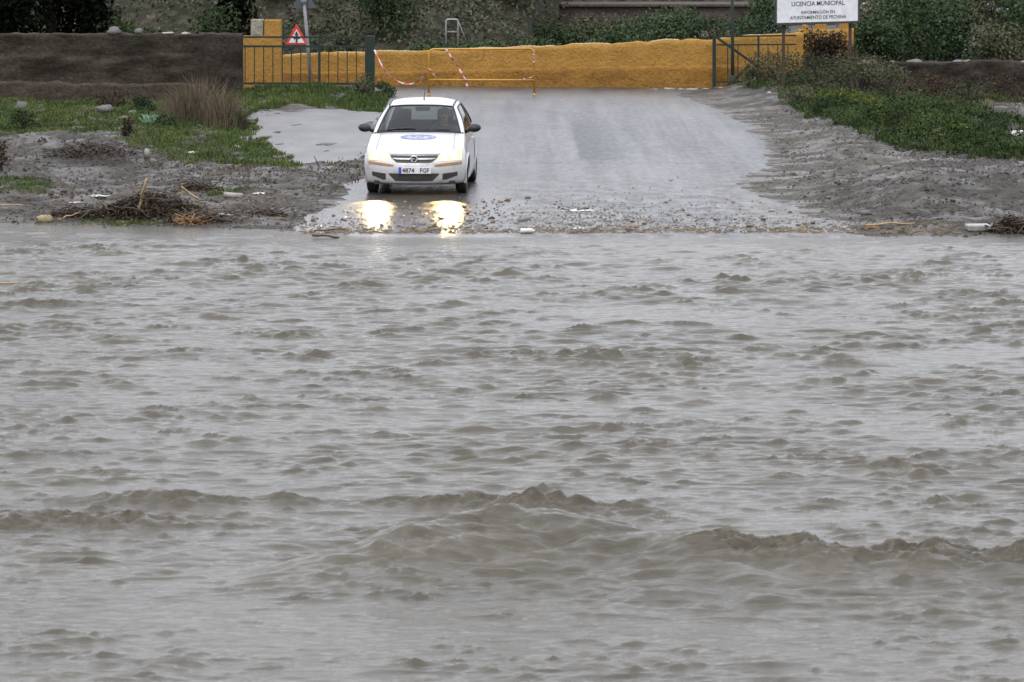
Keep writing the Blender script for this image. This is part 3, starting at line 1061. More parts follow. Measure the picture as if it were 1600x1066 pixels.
def add_text(mb, body, width, height, place):
    """text scaled to width x cap height, mapped by place(u, w, depth)"""
    V, Fs = text_mesh(body, 1.0)
    w = V[:, 0].max() - V[:, 0].min()
    hh = V[:, 1].max() - V[:, 1].min()
    cx, cy = (V[:, 0].max() + V[:, 0].min()) / 2, (V[:, 1].max() + V[:, 1].min()) / 2
    vs = [place((a - cx) / w * width, (b - cy) / hh * height, c) for a, b, c in V]
    mb.add(vs, Fs)


Yb = 97.5
pl, pr = pd(1224, 118, Yb), pd(1328, 118, Yb - .12)
org = on_ground(pl[0], Yb)
nb = empty('notice_board', org, 'white municipal notice board with black lettering on two rusty posts', 'sign')
a, b = pd(1212.5, 37.5, Yb - .06), pd(1341.5, 34, Yb - .2)
w_ = b[0] - a[0]
sl = (b[2] - a[2]) / w_
ys = (b[1] - a[1]) / w_
HB = 1.45
def board(u, w, d):                      # u across from the left edge, w up from the bottom edge, d towards the camera
    return (a[0] + u, a[1] + ys * u - d, a[2] + sl * u + w)
MB().add([board(u, w, d) for u, w, d in [(0, 0, 0), (w_, 0, 0), (w_, HB, 0), (0, HB, 0), (0, 0, .02), (w_, 0, .02), (w_, HB, .02), (0, HB, .02)]],
         [(0, 1, 2, 3), (7, 6, 5, 4), (0, 4, 5, 1), (1, 5, 6, 2), (2, 6, 7, 3), (3, 7, 4, 0)]).build('panel', M['white'], nb, False, org)
mb = MB()
for u0, w0, u1, w1 in ((-.03, -.03, w_ + .03, 0.02), (-.03, HB - .02, w_ + .03, HB + .03), (-.03, .02, .018, HB - .02), (w_ - .018, .02, w_ + .03, HB - .02)):
    mb.add([board(u, w, d) for u, w, d in [(u0, w0, -.03), (u1, w0, -.03), (u1, w1, -.03), (u0, w1, -.03), (u0, w0, .03), (u1, w0, .03), (u1, w1, .03), (u0, w1, .03)]],
           [(0, 1, 2, 3), (7, 6, 5, 4), (0, 4, 5, 1), (1, 5, 6, 2), (2, 6, 7, 3), (3, 7, 4, 0)])
mb.build('board_frame', M['black'], nb, False, org)
mb = MB()
sc_ = F / Yb
for body, x0, x1, yc_, hpx in (('LICENCIA MUNICIPAL', 1236.5, 1318.5, 6.3, 7.2), ('INFORMACIÓN EN', 1251.5, 1303.5, 19.2, 6.2), ('AYUNTAMIENTO DE PECHINA', 1234, 1321, 27.8, 5.6)):
    uc = ((x0 + x1) / 2 - 1212.5) / sc_
    wc = (36.5 - yc_) / sc_
    add_text(mb, body, (x1 - x0) / sc_, hpx / sc_, lambda u, w, d, uc=uc, wc=wc: board(uc + u, wc + w, .0225 + d * .5))
mb.build('lettering', M['black'], nb, False, org)
for x, yy in ((1224, Yb), (1328, Yb - .12)):
    q = pd(x, 100, yy)
    g_ = on_ground(q[0], yy)
    MB().box((q[0], yy + .02, (g_[2] - .2 + a[2] + 1.4) / 2), (.07, .05, a[2] + 1.4 - g_[2] + .2)).build('post', M['rust'], nb, False, org)

# ------------------------------------------------------------------ yellow crowd barrier and its tape
p0 = gp0(752, 150)
Yb2 = p0[1]
bar_ = empty('crowd_barrier', p0, 'yellow tubular crowd barrier standing across the road behind the car', 'barrier')
arc = [pd(670, 150, Yb2), pd(670, 87, Yb2), pd(671, 81, Yb2), pd(674, 78, Yb2), pd(679, 77, Yb2), pd(750, 77, Yb2), pd(828, 76, Yb2), pd(832, 78, Yb2), pd(834.5, 83, Yb2), pd(835, 150, Yb2)]
MB().tube(arc, .026, 10).build('tube_frame', M['yellow'], bar_, True, p0)
MB().tube([pd(670, 125, Yb2), pd(835, 125.5, Yb2)], .024, 10).build('lower_rail', M['yellow'], bar_, True, p0)
for x in (670, 835):
    q = pd(x, 150, Yb2)
    MB().tube([q + np.array([0, -.3, .02]), q + np.array([0, 0, .05]), q + np.array([0, .3, .02])], .022, 8).build('foot', M['yellow'], bar_, True, p0)


def tape(pts, w, label):
    w *= .62
    """a twisted red and white ribbon through points"""
    P = [Vector(p) for p in pts]
    n = 60
    G, cols = [], []
    for i in range(n + 1):
        t = i / n * (len(P) - 1)
        k = min(int(t), len(P) - 2)
        a_, b_ = P[max(k - 1, 0)], P[k]
        c_, d_ = P[k + 1], P[min(k + 2, len(P) - 1)]
        u = t - k
        p = 0.5 * ((2 * b_) + (-a_ + c_) * u + (2 * a_ - 5 * b_ + 4 * c_ - d_) * u * u + (-a_ + 3 * b_ - 3 * c_ + d_) * u ** 3)
        tan = ((c_ - b_)).normalized()
        th = 0.9 * math.sin(i * .21) + .3 * math.sin(i * .5)
        side = tan.cross(Vector((0, 1, 0))).normalized()
        s = side * math.cos(th) + Vector((0, 1, 0)) * math.sin(th)
        ww = w * (0.75 + .25 * math.sin(i * .37))
        G.append((p - s * ww / 2, p + s * ww / 2))
    o = np.mean([list(p) for p in P], 0)
    me = bpy.data.meshes.new('barrier_tape')
    vs = [tuple(q - Vector(o)) for g in G for q in g]
    me.from_pydata(vs, [], [(2 * i, 2 * i + 1, 2 * i + 3, 2 * i + 2) for i in range(n)])
    me.materials.append(M['tape_white']); me.materials.append(M['tape_red'])
    for i, p in enumerate(me.polygons):
        p.material_index = (i // 5) % 2
    ob = link_mesh('barrier_tape', me, None, None, o)
    sd = ob.modifiers.new('solid', 'SOLIDIFY'); sd.thickness = .002
    return tag(ob, label, 'tape')


M['tape_white'] = pmat('tape_white', (0.5, 0.47, 0.45), (0.42, 0.4, 0.38), 12, 0.4)
M['tape_red'] = pmat('tape_red', (0.42, 0.06, 0.045), (0.35, 0.05, 0.04), 12, 0.4)
tape([pd(585, 78, Yb2 + 1.2), pd(592, 93, Yb2 + 1.0), pd(603, 112, Yb2 + .8), pd(622, 127, Yb2 + .5), pd(640, 131.5, Yb2 + .2), pd(655, 125, Yb2), pd(666, 114, Yb2 - .04)], .075,
     'sagging red and white tape strung from the gate post to the barrier')
tape([pd(697, 76, Yb2 - .04), pd(703, 86, Yb2 - .07), pd(712, 100, Yb2 - .06), pd(722, 115, Yb2 - .08), pd(728, 128, Yb2 - .05), pd(731, 137, Yb2 - .1)], .10,
     'red and white tape hanging diagonally across the open barrier frame')
tape([pd(670, 107, Yb2 - .04), pd(674, 111, Yb2 - .07), pd(678, 117, Yb2 - .05), pd(682, 122, Yb2 - .05)], .06,
     'short red and white tape end tied to the barrier leg nearest the gate')
tape([pd(835, 80, Yb2 - .05), pd(833, 88, Yb2 - .07), pd(836, 93, Yb2 - .06), pd(833, 98, Yb2 - .05)], .08,
     'scrap of pale tape tied high on the barrier leg farther from the gate')
tape([pd(835, 118, Yb2 - .05), pd(830, 121, Yb2 - .07), pd(822, 122, Yb2 - .06), pd(818, 124, Yb2 - .05)], .06,
     'scrap of red and white tape on the low barrier rail near its far leg')

# ------------------------------------------------------------------ behind the wall: frame, far building, guard rail
p0 = on_ground(pd(706, 70, 109)[0], 109)
p0[2] = 0.5
gf = empty('steel_hoop', p0, 'thin grey steel hoop with a slanting stay in front of the scrub slope', 'hoop')
q = lambda x, y: pd(x, y, 109)
MB().tube([q(697, 86), q(697, 33), q(699, 30.5), q(714, 30.5), q(715.5, 33), q(715, 86)], .02, 8).build('hoop', M['galv'], gf, True, p0)
MB().tube([q(715, 31), pd(733, 76, 109.4)], .014, 6).build('stay', M['galv'], gf, True, p0)
MB().tube([q(697, 50), q(715, 50)], .014, 6).build('crossbar', M['galv'], gf, True, p0)

Y_ = 150
p0 = on_ground(pd(1010, 60, Y_)[0], Y_)
fb = empty('roadside_building', p0, 'long low brown concrete building with dark openings beyond the ochre wall', 'building')
a, b = pd(838, 66, Y_), pd(1192, 11, Y_)
MB().box(((a[0] + b[0]) / 2, Y_ + 2.2, (a[2] + b[2]) / 2 - .2), (b[0] - a[0], 4, b[2] - a[2] + .4)).build('wall', M['far_wall'], fb, False, p0, .04)
for x in (862, 1062):
    c = pd(x, 40, Y_)
    MB().box((c[0], Y_ + .12, (a[2] + b[2]) / 2 - .1), (.45, .2, b[2] - a[2] + .3)).build('buttress', M['far_wall'], fb, False, p0, .03)
for x0, x1 in ((953, 991), (1018, 1052)):
    c, d = pd(x0, 50, Y_), pd(x1, 37, Y_)
    MB().box(((c[0] + d[0]) / 2, Y_ + .14, (c[2] + d[2]) / 2), (d[0] - c[0], .1, d[2] - c[2])).build('opening', M['black'], fb, False, p0)
MB().box(((a[0] + b[0]) / 2, Y_ + 2.2, b[2] + .05), (b[0] - a[0] + .3, 4.3, .1)).build('roof', M['far_wall'], fb, False, p0, .02)

Y_ = 146
p0 = on_ground(pd(1203, 40, Y_)[0], Y_)
a, b = pd(1192, 46, Y_), pd(1216, 21, Y_)
sh = empty('white_hut', p0, 'small white hut half hidden behind the notice board', 'hut')
MB().box(((a[0] + b[0]) / 2, Y_ + .3, (p0[2] + b[2]) / 2), (b[0] - a[0], .6, b[2] - p0[2])).build('wall', M['white'], sh, False, p0, .02)
MB().box(((a[0] + b[0]) / 2, Y_ + .3, b[2] + .03), (b[0] - a[0] + .1, .75, .06)).build('roof', M['far_wall'], sh, False, p0, .01)

Y_ = 154
p0 = pd(1200, 16, Y_)
gr = empty('guard_rail', (p0[0], Y_, p0[2] - .6), 'grey steel guard rail running along the far road behind the bushes', 'guard rail')
l, r = pd(830, 10, Y_), pd(1900, 13, Y_)
prof = [(0, .16), (-.04, .12), (-.04, .06), (0, .02), (0, -.02), (-.04, -.06), (-.04, -.12), (0, -.16)]
MB().grid([[(l[0], Y_ + u, l[2] + v) for u, v in prof], [(r[0], Y_ + u, r[2] + v) for u, v in prof]]).build('beam', M['galv'], gr, True, (p0[0], Y_, p0[2] - .6)).modifiers.new('solid', 'SOLIDIFY').thickness = .01
for k in range(13):
    x = l[0] + .5 + k * (r[0] - l[0] - 1) / 12
    MB().box((x, Y_ + .08, l[2] - .4), (.1, .1, 1.1)).build('post', M['galv'], gr, False, (p0[0], Y_, p0[2] - .6))

# low far buildings along the top of the picture
for nm, x0, x1, yb, yt, Yd, mt, lab in (('far_house', 690, 835, 7, -40, 185, M['block'], 'pale far house seen along the top edge above the scrub slope'),
                                        ('far_house', 1342, 1382, 9, -30, 185, M['tan'], 'sandy far house standing just beyond the notice board'),
                                        ('far_house', 1468, 1512, 9, -22, 190, M['white'], 'whitish far house above the right hand bushes')):
    a, b = pd(x0, yb + 6, Yd), pd(x1, yt, Yd)
    o_ = ((a[0] + b[0]) / 2, Yd, a[2])
    r_ = empty(nm, o_, lab, 'house', 'houses along the far road')
    MB().box((o_[0], Yd + 2, (a[2] + b[2]) / 2 - 1), (b[0] - a[0], 4, b[2] - a[2] + 2)).build('wall', mt, r_, False, o_, .03)
    MB().box((o_[0], Yd + 2, b[2] + .1), (b[0] - a[0] + .4, 4.4, .2)).build('roof', M['far_wall'], r_, False, o_, .03)
    for k in range(max(1, int((b[0] - a[0]) / 1.3))):
        xx = a[0] + .7 + k * 1.3
        MB().box((xx, Yd - .01, a[2] + 1.0), (.5, .08, .7)).build('window', M['black'], r_, False, o_)

# ------------------------------------------------------------------ vegetation
def leaf_quads(C, size, rng, up=0.3, aspect=0.55):
    n = len(C)
    d = rng.normal(size=(n, 3)); d[:, 2] += up
    d /= np.linalg.norm(d, axis=1)[:, None]
    r = rng.normal(size=(n, 3))
    s = np.cross(d, r); s /= np.linalg.norm(s, axis=1)[:, None]
    L = (size * rng.uniform(.6, 1.4, n))[:, None]
    W = L * aspect
    V = np.stack([C - d * L / 2, C + s * W / 2, C + d * L / 2, C - s * W / 2], 1).reshape(-1, 3)
    Fq = np.arange(4 * n).reshape(-1, 4)
    return V, Fq


def blob_points(blobs, n, rng):
    vol = np.array([b[3] * b[4] * b[5] for b in blobs]) ** .75
    k = rng.choice(len(blobs), n, p=vol / vol.sum())
    B = np.array(blobs)[k]
    d = rng.normal(size=(n, 3)); d /= np.linalg.norm(d, axis=1)[:, None]
    r = rng.uniform(.35, 1.08, n)[:, None] ** .6
    return B[:, :3] + d * r * B[:, 3:6]


def bush(name, base, w, h, mat, label, cat='bush', group=None, n=900, leaf=.11, seed=1, depth=None, nb=9, stem=True, lift=0.12):
    rng = np.random.default_rng(seed)
    depth = depth or w
    root = empty(name, base, label, cat, group)
    blobs = []
    for i in range(nb):
        a = rng.uniform(0, 2 * math.pi); rr = math.sqrt(rng.random()) * .5
        z = rng.uniform(lift, .82)
        k = rng.uniform(.2, .38) * (1.15 - .5 * abs(z - .45))
        blobs.append((w * rr * math.cos(a) * (1 - .35 * z), depth * rr * math.sin(a), h * z, w * k * .8, depth * k, h * k * .62))
    C = blob_points(blobs, n, rng)
    C = C[C[:, 2] > -.05]
    C += 0.04 * w * rng.normal(size=C.shape)
    V, Fq = leaf_quads(C, leaf, rng)
    link_mesh('foliage', np_mesh('foliage', V, Fq), mat, root)
    if stem:
        mb = MB()
        for i in range(min(5, nb)):
            b = blobs[i]
            mb.tube([(0.04 * (i - 2), 0, -.15), (b[0] * .4, b[1] * .4, b[2] * .5), (b[0], b[1], b[2])], [.03 + .012 * h, .02 + .006 * h, .008], 6)
        mb.build('stem', M['bark'], root)
    return root


def tree(name, base, w, h, z0, mat, label, group=None, n=5000, leaf=.2, seed=1, nb=26):
    rng = np.random.default_rng(seed)
    root = empty(name, base, label, 'tree', group)
    blobs = []
    for i in range(nb):
        a = rng.uniform(0, 2 * math.pi); rr = math.sqrt(rng.random()) * .5
        z = rng.uniform(0, 1)
        k = rng.uniform(.14, .26)
        sh = .5 + .9 * math.sin(math.pi * min(z + .15, 1)) * .6
        blobs.append((w * rr * math.cos(a) * sh * 1.2, w * rr * math.sin(a) * sh, z0 + (h - z0) * z, w * k, w * k, (h - z0) * k * .7))
    C = blob_points(blobs, n, rng)
    V, Fq = leaf_quads(C, leaf, rng)
    link_mesh('crown', np_mesh('crown', V, Fq), mat, root)
    mb = MB()
    mb.tube([(0, 0, -.3), (.05, 0, z0 * .6), (-.04, .03, z0 + (h - z0) * .3), (.05, 0, h * .85)], [.16, .12, .09, .03], 10)
    for i in range(8):
        b = blobs[i * 3]
        zz = max(z0 * .6, b[2] * .55)
        mb.tube([(0, 0, zz), (b[0] * .5, b[1] * .5, (zz + b[2]) / 2 + .1), b[:3]], [.06, .04, .012], 6)
    mb.build('trunk', M['bark'], root, True)
    return root


def hb(px, Y):                           # base on ground or hillside
    x = (px - 800) / F * Y
    z = max(float(ground_h(np.array([x]), np.array([Y]))[0]), float(hill_z(np.array([float(x)]), np.array([float(Y)]))[0]))
    return np.array([x, Y, z])


# dark trees above the earth wall
for k, (px, Y, w, h, z0, lab) in enumerate([(15, 103, 2.2, 5.5, .35, 'blackish tree at the very left edge above the earth wall'),
                                            (85, 104, 2.0, 6.0, .3, 'blackish dense tree between the left edge tree and the green bush')]):
    tree('dark_tree', hb(px, Y), w, h, z0, M['leaf_dark'], lab, 'dark trees above the earth wall', 9000, .16, 100 + k, 34)
tree('dark_tree', hb(372, 108), .9, 5.5, .2, M['leaf_dark'], 'narrow blackish tree rising just beside the ochre pillar', 'dark trees above the earth wall', 3500, .14, 104, 26)
bush('green_bush', hb(172, 104), 1.7, 2.1, M['leaf_mid'], 'leafy green bush right of the blackish trees', n=2600, leaf=.1, seed=201)
bush('green_bush', hb(245, 105), 1.2, 1.3, M['leaf_mid'], 'low bright green bush above the middle of the earth wall', n=1500, leaf=.09, seed=202)
bush('green_bush', hb(335, 106), 1.2, 2.2, M['leaf_mid'], 'upright green bush beside the narrow blackish tree', n=1900, leaf=.1, seed=203)
# bushes on the slope and along the ochre wall
specs = [(528, 109.5, 1.2, 1.1, 'leaf_olive', 'olive scrub bush behind the middle of the long green gate'),
         (600, 113, 1.5, 2.6, 'leaf_green', 'green bush high on the scrub slope above the gate end post'),
         (655, 108, 1.2, .75, 'leaf_green', 'low green bush behind the ochre wall left of the metal frame'),
         (745, 108, 1.6, .85, 'leaf_green', 'wide green bush behind the ochre wall right of the metal frame'),
         (850, 109, 1.5, 1.0, 'leaf_green', 'green bush behind the ochre wall above the barrier end'),
         (905, 110, 1.4, .95, 'leaf_green', 'green bush in front of the low building, second from the barrier end'),
         (960, 111, 1.3, 1.05, 'leaf_green', 'green bush below the dark openings of the low building'),
         (1052, 112, 1.6, 1.75, 'leaf_green', 'taller round green bush in front of the low building'),
         (1120, 114, 1.3, 1.0, 'leaf_olive', 'olive bush between the round green bush and the tall green post'),
         (1185, 122, 1.6, 1.9, 'leaf_green', 'dark green bush beside the small white hut'),
         (880, 120, 2.4, 1.3, 'leaf_green', 'long low green bush in front of the low building at its barrier end'), (935, 121, 2.2, 1.2, 'leaf_olive', 'long low olive bush below the first dark opening'),
         (1000, 120, 2.2, 1.25, 'leaf_green', 'long low green bush between the two dark openings'), (1100, 121, 2.2, 1.3, 'leaf_green', 'long low green bush right of the round green bush'),
         (1155, 120, 2.0, 1.4, 'leaf_green', 'long low green bush behind the braced gate'), (700, 110, 1.8, .8, 'leaf_green', 'low green bush behind the steel hoop'), (805, 110, 1.6, .8, 'leaf_olive', 'low olive bush behind the ochre wall over the barrier corner'),
         (450, 116, 1.6, 2.2, 'leaf_olive', 'olive bush on the slope above the warning sign'),
         (560, 118, 1.6, 2.0, 'leaf_scrub', 'dry brown bush on the slope above the long gate'),
         (790, 118, 1.5, 1.8, 'leaf_scrub', 'dry brown bush on the slope above the barrier')]
for k, (px, Y, w, h, mt, lab) in enumerate(specs):
    bush('scrub_bush', hb(px, Y), w, h, M[mt], lab, group='bushes behind the ochre wall', n=int(1500 + 800 * w * h), leaf=.09, nb=12, seed=300 + k)
rspec = [(1362, 108, 1.5, 1.6, 'leaf_green', 'green bush right behind the notice board post'), (1430, 112, 1.9, 2.3, 'leaf_green', 'large green bush over the start of the stone wall'),
         (1500, 110, 1.7, 1.7, 'leaf_green', 'mid green bush behind the stone wall'), (1560, 107, 1.8, 1.6, 'leaf_olive', 'pale olive bush leaning over the stone wall'),
         (1615, 109, 1.9, 2.2, 'leaf_green', 'green bush cut by the right edge above the stone wall'), (1395, 118, 2.2, 2.4, 'leaf_olive', 'olive bush farther back beyond the notice board'),
         (1475, 122, 2.4, 2.7, 'leaf_green', 'tall green bush farther back beneath the whitish far house'), (1560, 124, 2.6, 2.8, 'leaf_olive', 'tall olive bush farther back near the right edge'),
         (1690, 110, 2.2, 2.0, 'leaf_green', 'green bush beyond the right edge of the stone wall')]
for k, (px, Y, w, h, mt, lab) in enumerate(rspec):
    bush('green_bush', hb(px, Y), w, h, M[mt], lab, group='bushes behind the stone wall', n=int(2200 + 900 * w * h), leaf=.1, nb=14, seed=340 + k)
c = gp0(1286, 132)
bush('brown_bush', c + np.array([0, -.35, -.05]), 1.4, 1.5, M['leaf_brown'], 'dead brown bush slumped over the stepped ochre wall', n=5200, leaf=.075, seed=371, nb=16, lift=.15, depth=.7)

# scrub covering the slope: nobody could count it
rng = np.random.default_rng(77)
n = 6500
X = rng.uniform(-16, 20, n); Y = rng.uniform(110, 172, n)
Zh = hill_z(X, Y)
ok = Zh > ground_h(X, Y) + .05
X, Y, Zh = X[ok], Y[ok], Zh[ok]
ok = fbm(X / 2.2, Y / 2.2, 3, 81) > -.3
X, Y, Zh = X[ok], Y[ok], Zh[ok]
k = 46
sz = rng.uniform(.2, .6, len(X))
C = np.stack([X, Y, Zh + sz * .25], -1)[:, None, :] + rng.normal(size=(len(X), k, 3)) * (sz[:, None, None] * np.array([.5, .5, .3]))
V, Fq = leaf_quads(C.reshape(-1, 3), .11, rng)
tag(link_mesh('scrub', np_mesh('scrub', V, Fq), M['leaf_scrub']), 'dry grey green scrub covering the slope behind the ochre wall', 'scrub', None, 'stuff')


def grass(name, polys, dens, hgt, mat, label, cat='grass', seed=1, lean=.5, width=.012, noise_cut=-.12, min_scale=.7):
    rng = np.random.default_rng(seed)
    Vs = []
    for poly in polys:
        W = np.array([gp0(*p)[:2] for p in poly])
        lo, hi = W.min(0) - .3, W.max(0) + .3
        n = int((hi - lo).prod() * dens)
        P = rng.uniform(lo, hi, (n, 2))
        sd = poly_sd(W, P[:, 0], P[:, 1]) + .5 * fbm(P[:, 0] / .7, P[:, 1] / 1.6, 3, seed)
        nz = fbm(P[:, 0] / .55, P[:, 1] / .9, 3, seed + 7)
        keep = (sd > 0) & (nz > noise_cut + rng.normal(0, .12, n)) & (poly_sd(ROAD, P[:, 0], P[:, 1]) < .05)
        P, nz = P[keep], nz[keep]
        z = ground_h(P[:, 0], P[:, 1])
        m = len(P)
        hh = hgt * rng.uniform(.4, 1.3, m) * np.clip(.75 + 1.1 * nz, min_scale * .6, 1.7)
        a = rng.uniform(0, 2 * math.pi, m)
        dx, dy = np.cos(a), np.sin(a)
        ln = hh * lean * rng.uniform(.2, 1, m)
        B = np.stack([P[:, 0], P[:, 1], z - .015], -1)
        w = width * rng.uniform(.7, 1.5, m)
        s = np.stack([-dy * w, dx * w, 0 * w], -1)
        mid = B + np.stack([dx * ln * .3, dy * ln * .3, hh * .6], -1)
        tip = B + np.stack([dx * ln, dy * ln, hh], -1)
        Vs.append(np.stack([B - s, B + s, mid + s * .8, mid - s * .8, tip], 1).reshape(-1, 3))
    V = np.concatenate(Vs)
    n = len(V) // 5
    b = np.arange(n)[:, None] * 5
    T = np.concatenate([np.concatenate([b + 0, b + 1, b + 2], 1), np.concatenate([b + 0, b + 2, b + 3], 1), np.concatenate([b + 3, b + 2, b + 4], 1)])
    return tag(link_mesh(name, np_mesh(name, V, T), mat), label, cat, None, 'stuff')


grass('grass', [[(-300, 160), (380, 160), (400, 212), (330, 222), (160, 214), (60, 222), (-300, 246)], [(190, 222), (395, 212), (470, 262), (300, 264), (200, 250)]], 1000, .085,
      M['grass'], 'green grass growing below the earth wall', seed=401, noise_cut=-.35, width=.007)
grass('grass', [[(372, 148), (590, 142), (615, 160), (590, 176), (480, 168), (380, 176)]], 1200, .13, M['grass'], 'longer green grass in front of the long gate', seed=402, noise_cut=-.3, width=.007)
grass('grass', [[(1235, 172), (1330, 160), (1420, 180), (1640, 225), (1640, 262), (1420, 246), (1320, 212)]], 1100, .15, M['grass_deep'], 'lush green grass on the right bank', seed=403, noise_cut=-.08, width=.007, lean=.9)
grass('grass', [[(1130, 140), (1230, 122), (1340, 120), (1600, 165), (1620, 185), (1400, 178), (1240, 168)]], 700, .13, M['grass'], 'thin olive grass around the posts of the notice board', seed=404, width=.007)
grass('grass', [[(-100, 292), (60, 290), (105, 306), (60, 322), (-100, 322)], [(130, 338), (320, 342), (250, 352), (120, 350)], [(330, 300), (400, 306), (360, 316)]], 1500, .06, M['grass'],
      'low green tufts beside the flood on the left bank', seed=405, noise_cut=-.3, width=.006)
grass('dry_weeds', [[(470, 262), (600, 232), (590, 262), (545, 290), (500, 300)], [(250, 250), (480, 268), (430, 300), (200, 280)]], 140, .06, M['grass_dry'],
      'sparse trampled dry weeds beside the road on the left bank', seed=406, noise_cut=.05)
grass('dry_weeds', [[(1430, 175), (1640, 170), (1640, 215), (1500, 205)]], 160, .08, M['grass_dry'], 'sparse dry weeds under the stone wall', seed=407, noise_cut=0)


def leafcover(polys, dens, hmax, leaf, mat, label, seed, cut=0.0):
    rng = np.random.default_rng(seed)
    Vs, Fs, nv = [], [], 0
    for poly in polys:
        W = np.array([gp0(*p)[:2] for p in poly])
        lo, hi = W.min(0), W.max(0)
        P = rng.uniform(lo, hi, (int((hi - lo).prod() * dens), 2))
        hum = fbm(P[:, 0] / .45, P[:, 1] / .6, 3, seed + 2)
        k = (poly_sd(W, P[:, 0], P[:, 1]) + .4 * fbm(P[:, 0] / .7, P[:, 1] / 1.5, 3, seed) > 0) & (hum > cut) & (poly_sd(ROAD, P[:, 0], P[:, 1]) < 0)
        P, hum = P[k], hum[k]
        z = ground_h(P[:, 0], P[:, 1]) + hmax * np.clip(.25 + 1.1 * (hum - cut), 0, 1.3) * rng.random(len(P)) ** .7
        V, Fq = leaf_quads(np.stack([P[:, 0], P[:, 1], z], -1), leaf, rng, .8, .5)
        Vs.append(V); Fs.append(Fq + nv); nv += len(V)
    return tag(link_mesh('ground_cover', np_mesh('ground_cover', np.concatenate(Vs), np.concatenate(Fs)), mat), label, 'ground cover', None, 'stuff')


leafcover([[(1235, 172), (1330, 160), (1420, 180), (1640, 225), (1640, 262), (1420, 246), (1320, 212)]], 900, .26, .055, M['grass_deep'], 'leafy green weeds spreading over the right bank', 451, .06)
leafcover([[(1150, 138), (1230, 124), (1340, 122), (1600, 165), (1620, 182), (1400, 178), (1240, 168)]], 500, .24, .05, M['leaf_olive'], 'drab leafy weeds around the notice board posts', 452, 0)
leafcover([[(-300, 160), (380, 160), (395, 208), (330, 220), (160, 214), (60, 222), (-300, 246)]], 420, .14, .045, M['grass'], 'leafy weeds among the left grass', 453, .05)


def tuft(name, base, w, h, n, mat, label, cat, group=None, seed=1, lean=.6, width=.01, depth=None):
    """a clump of upright stalks, each a bent tapered blade"""
    rng = np.random.default_rng(seed)
    a = rng.uniform(0, 2 * math.pi, n); r = np.sqrt(rng.random(n))
    x, y = w / 2 * r * np.cos(a), (depth or w) / 2 * r * np.sin(a)
    z = ground_h(x + base[0], y + base[1]) - base[2] - .03
    hh = h * rng.uniform(.45, 1.1, n) * (1 - .35 * r)
    lx, ly = rng.normal(0, .28, n) * lean * hh + x * .25, rng.normal(0, .28, n) * lean * hh + y * .2
    s = np.stack([width * np.cos(a + 1.5), width * np.sin(a + 1.5), 0 * a], -1)
    B = np.stack([x, y, z], -1)
    m = B + np.stack([lx * .35, ly * .35, hh * .6], -1)
    T = B + np.stack([lx, ly, hh], -1)
    V = np.stack([B - s, B + s, m + s * .8, m - s * .8, T], 1).reshape(-1, 3)
    b = np.arange(n)[:, None] * 5
    Ft = np.concatenate([np.concatenate([b, b + 1, b + 2], 1), np.concatenate([b, b + 2, b + 3], 1), np.concatenate([b + 3, b + 2, b + 4], 1)])
    o = link_mesh(name, np_mesh(name, V, Ft), mat, None, base)
    return tag(o, label, cat, group)


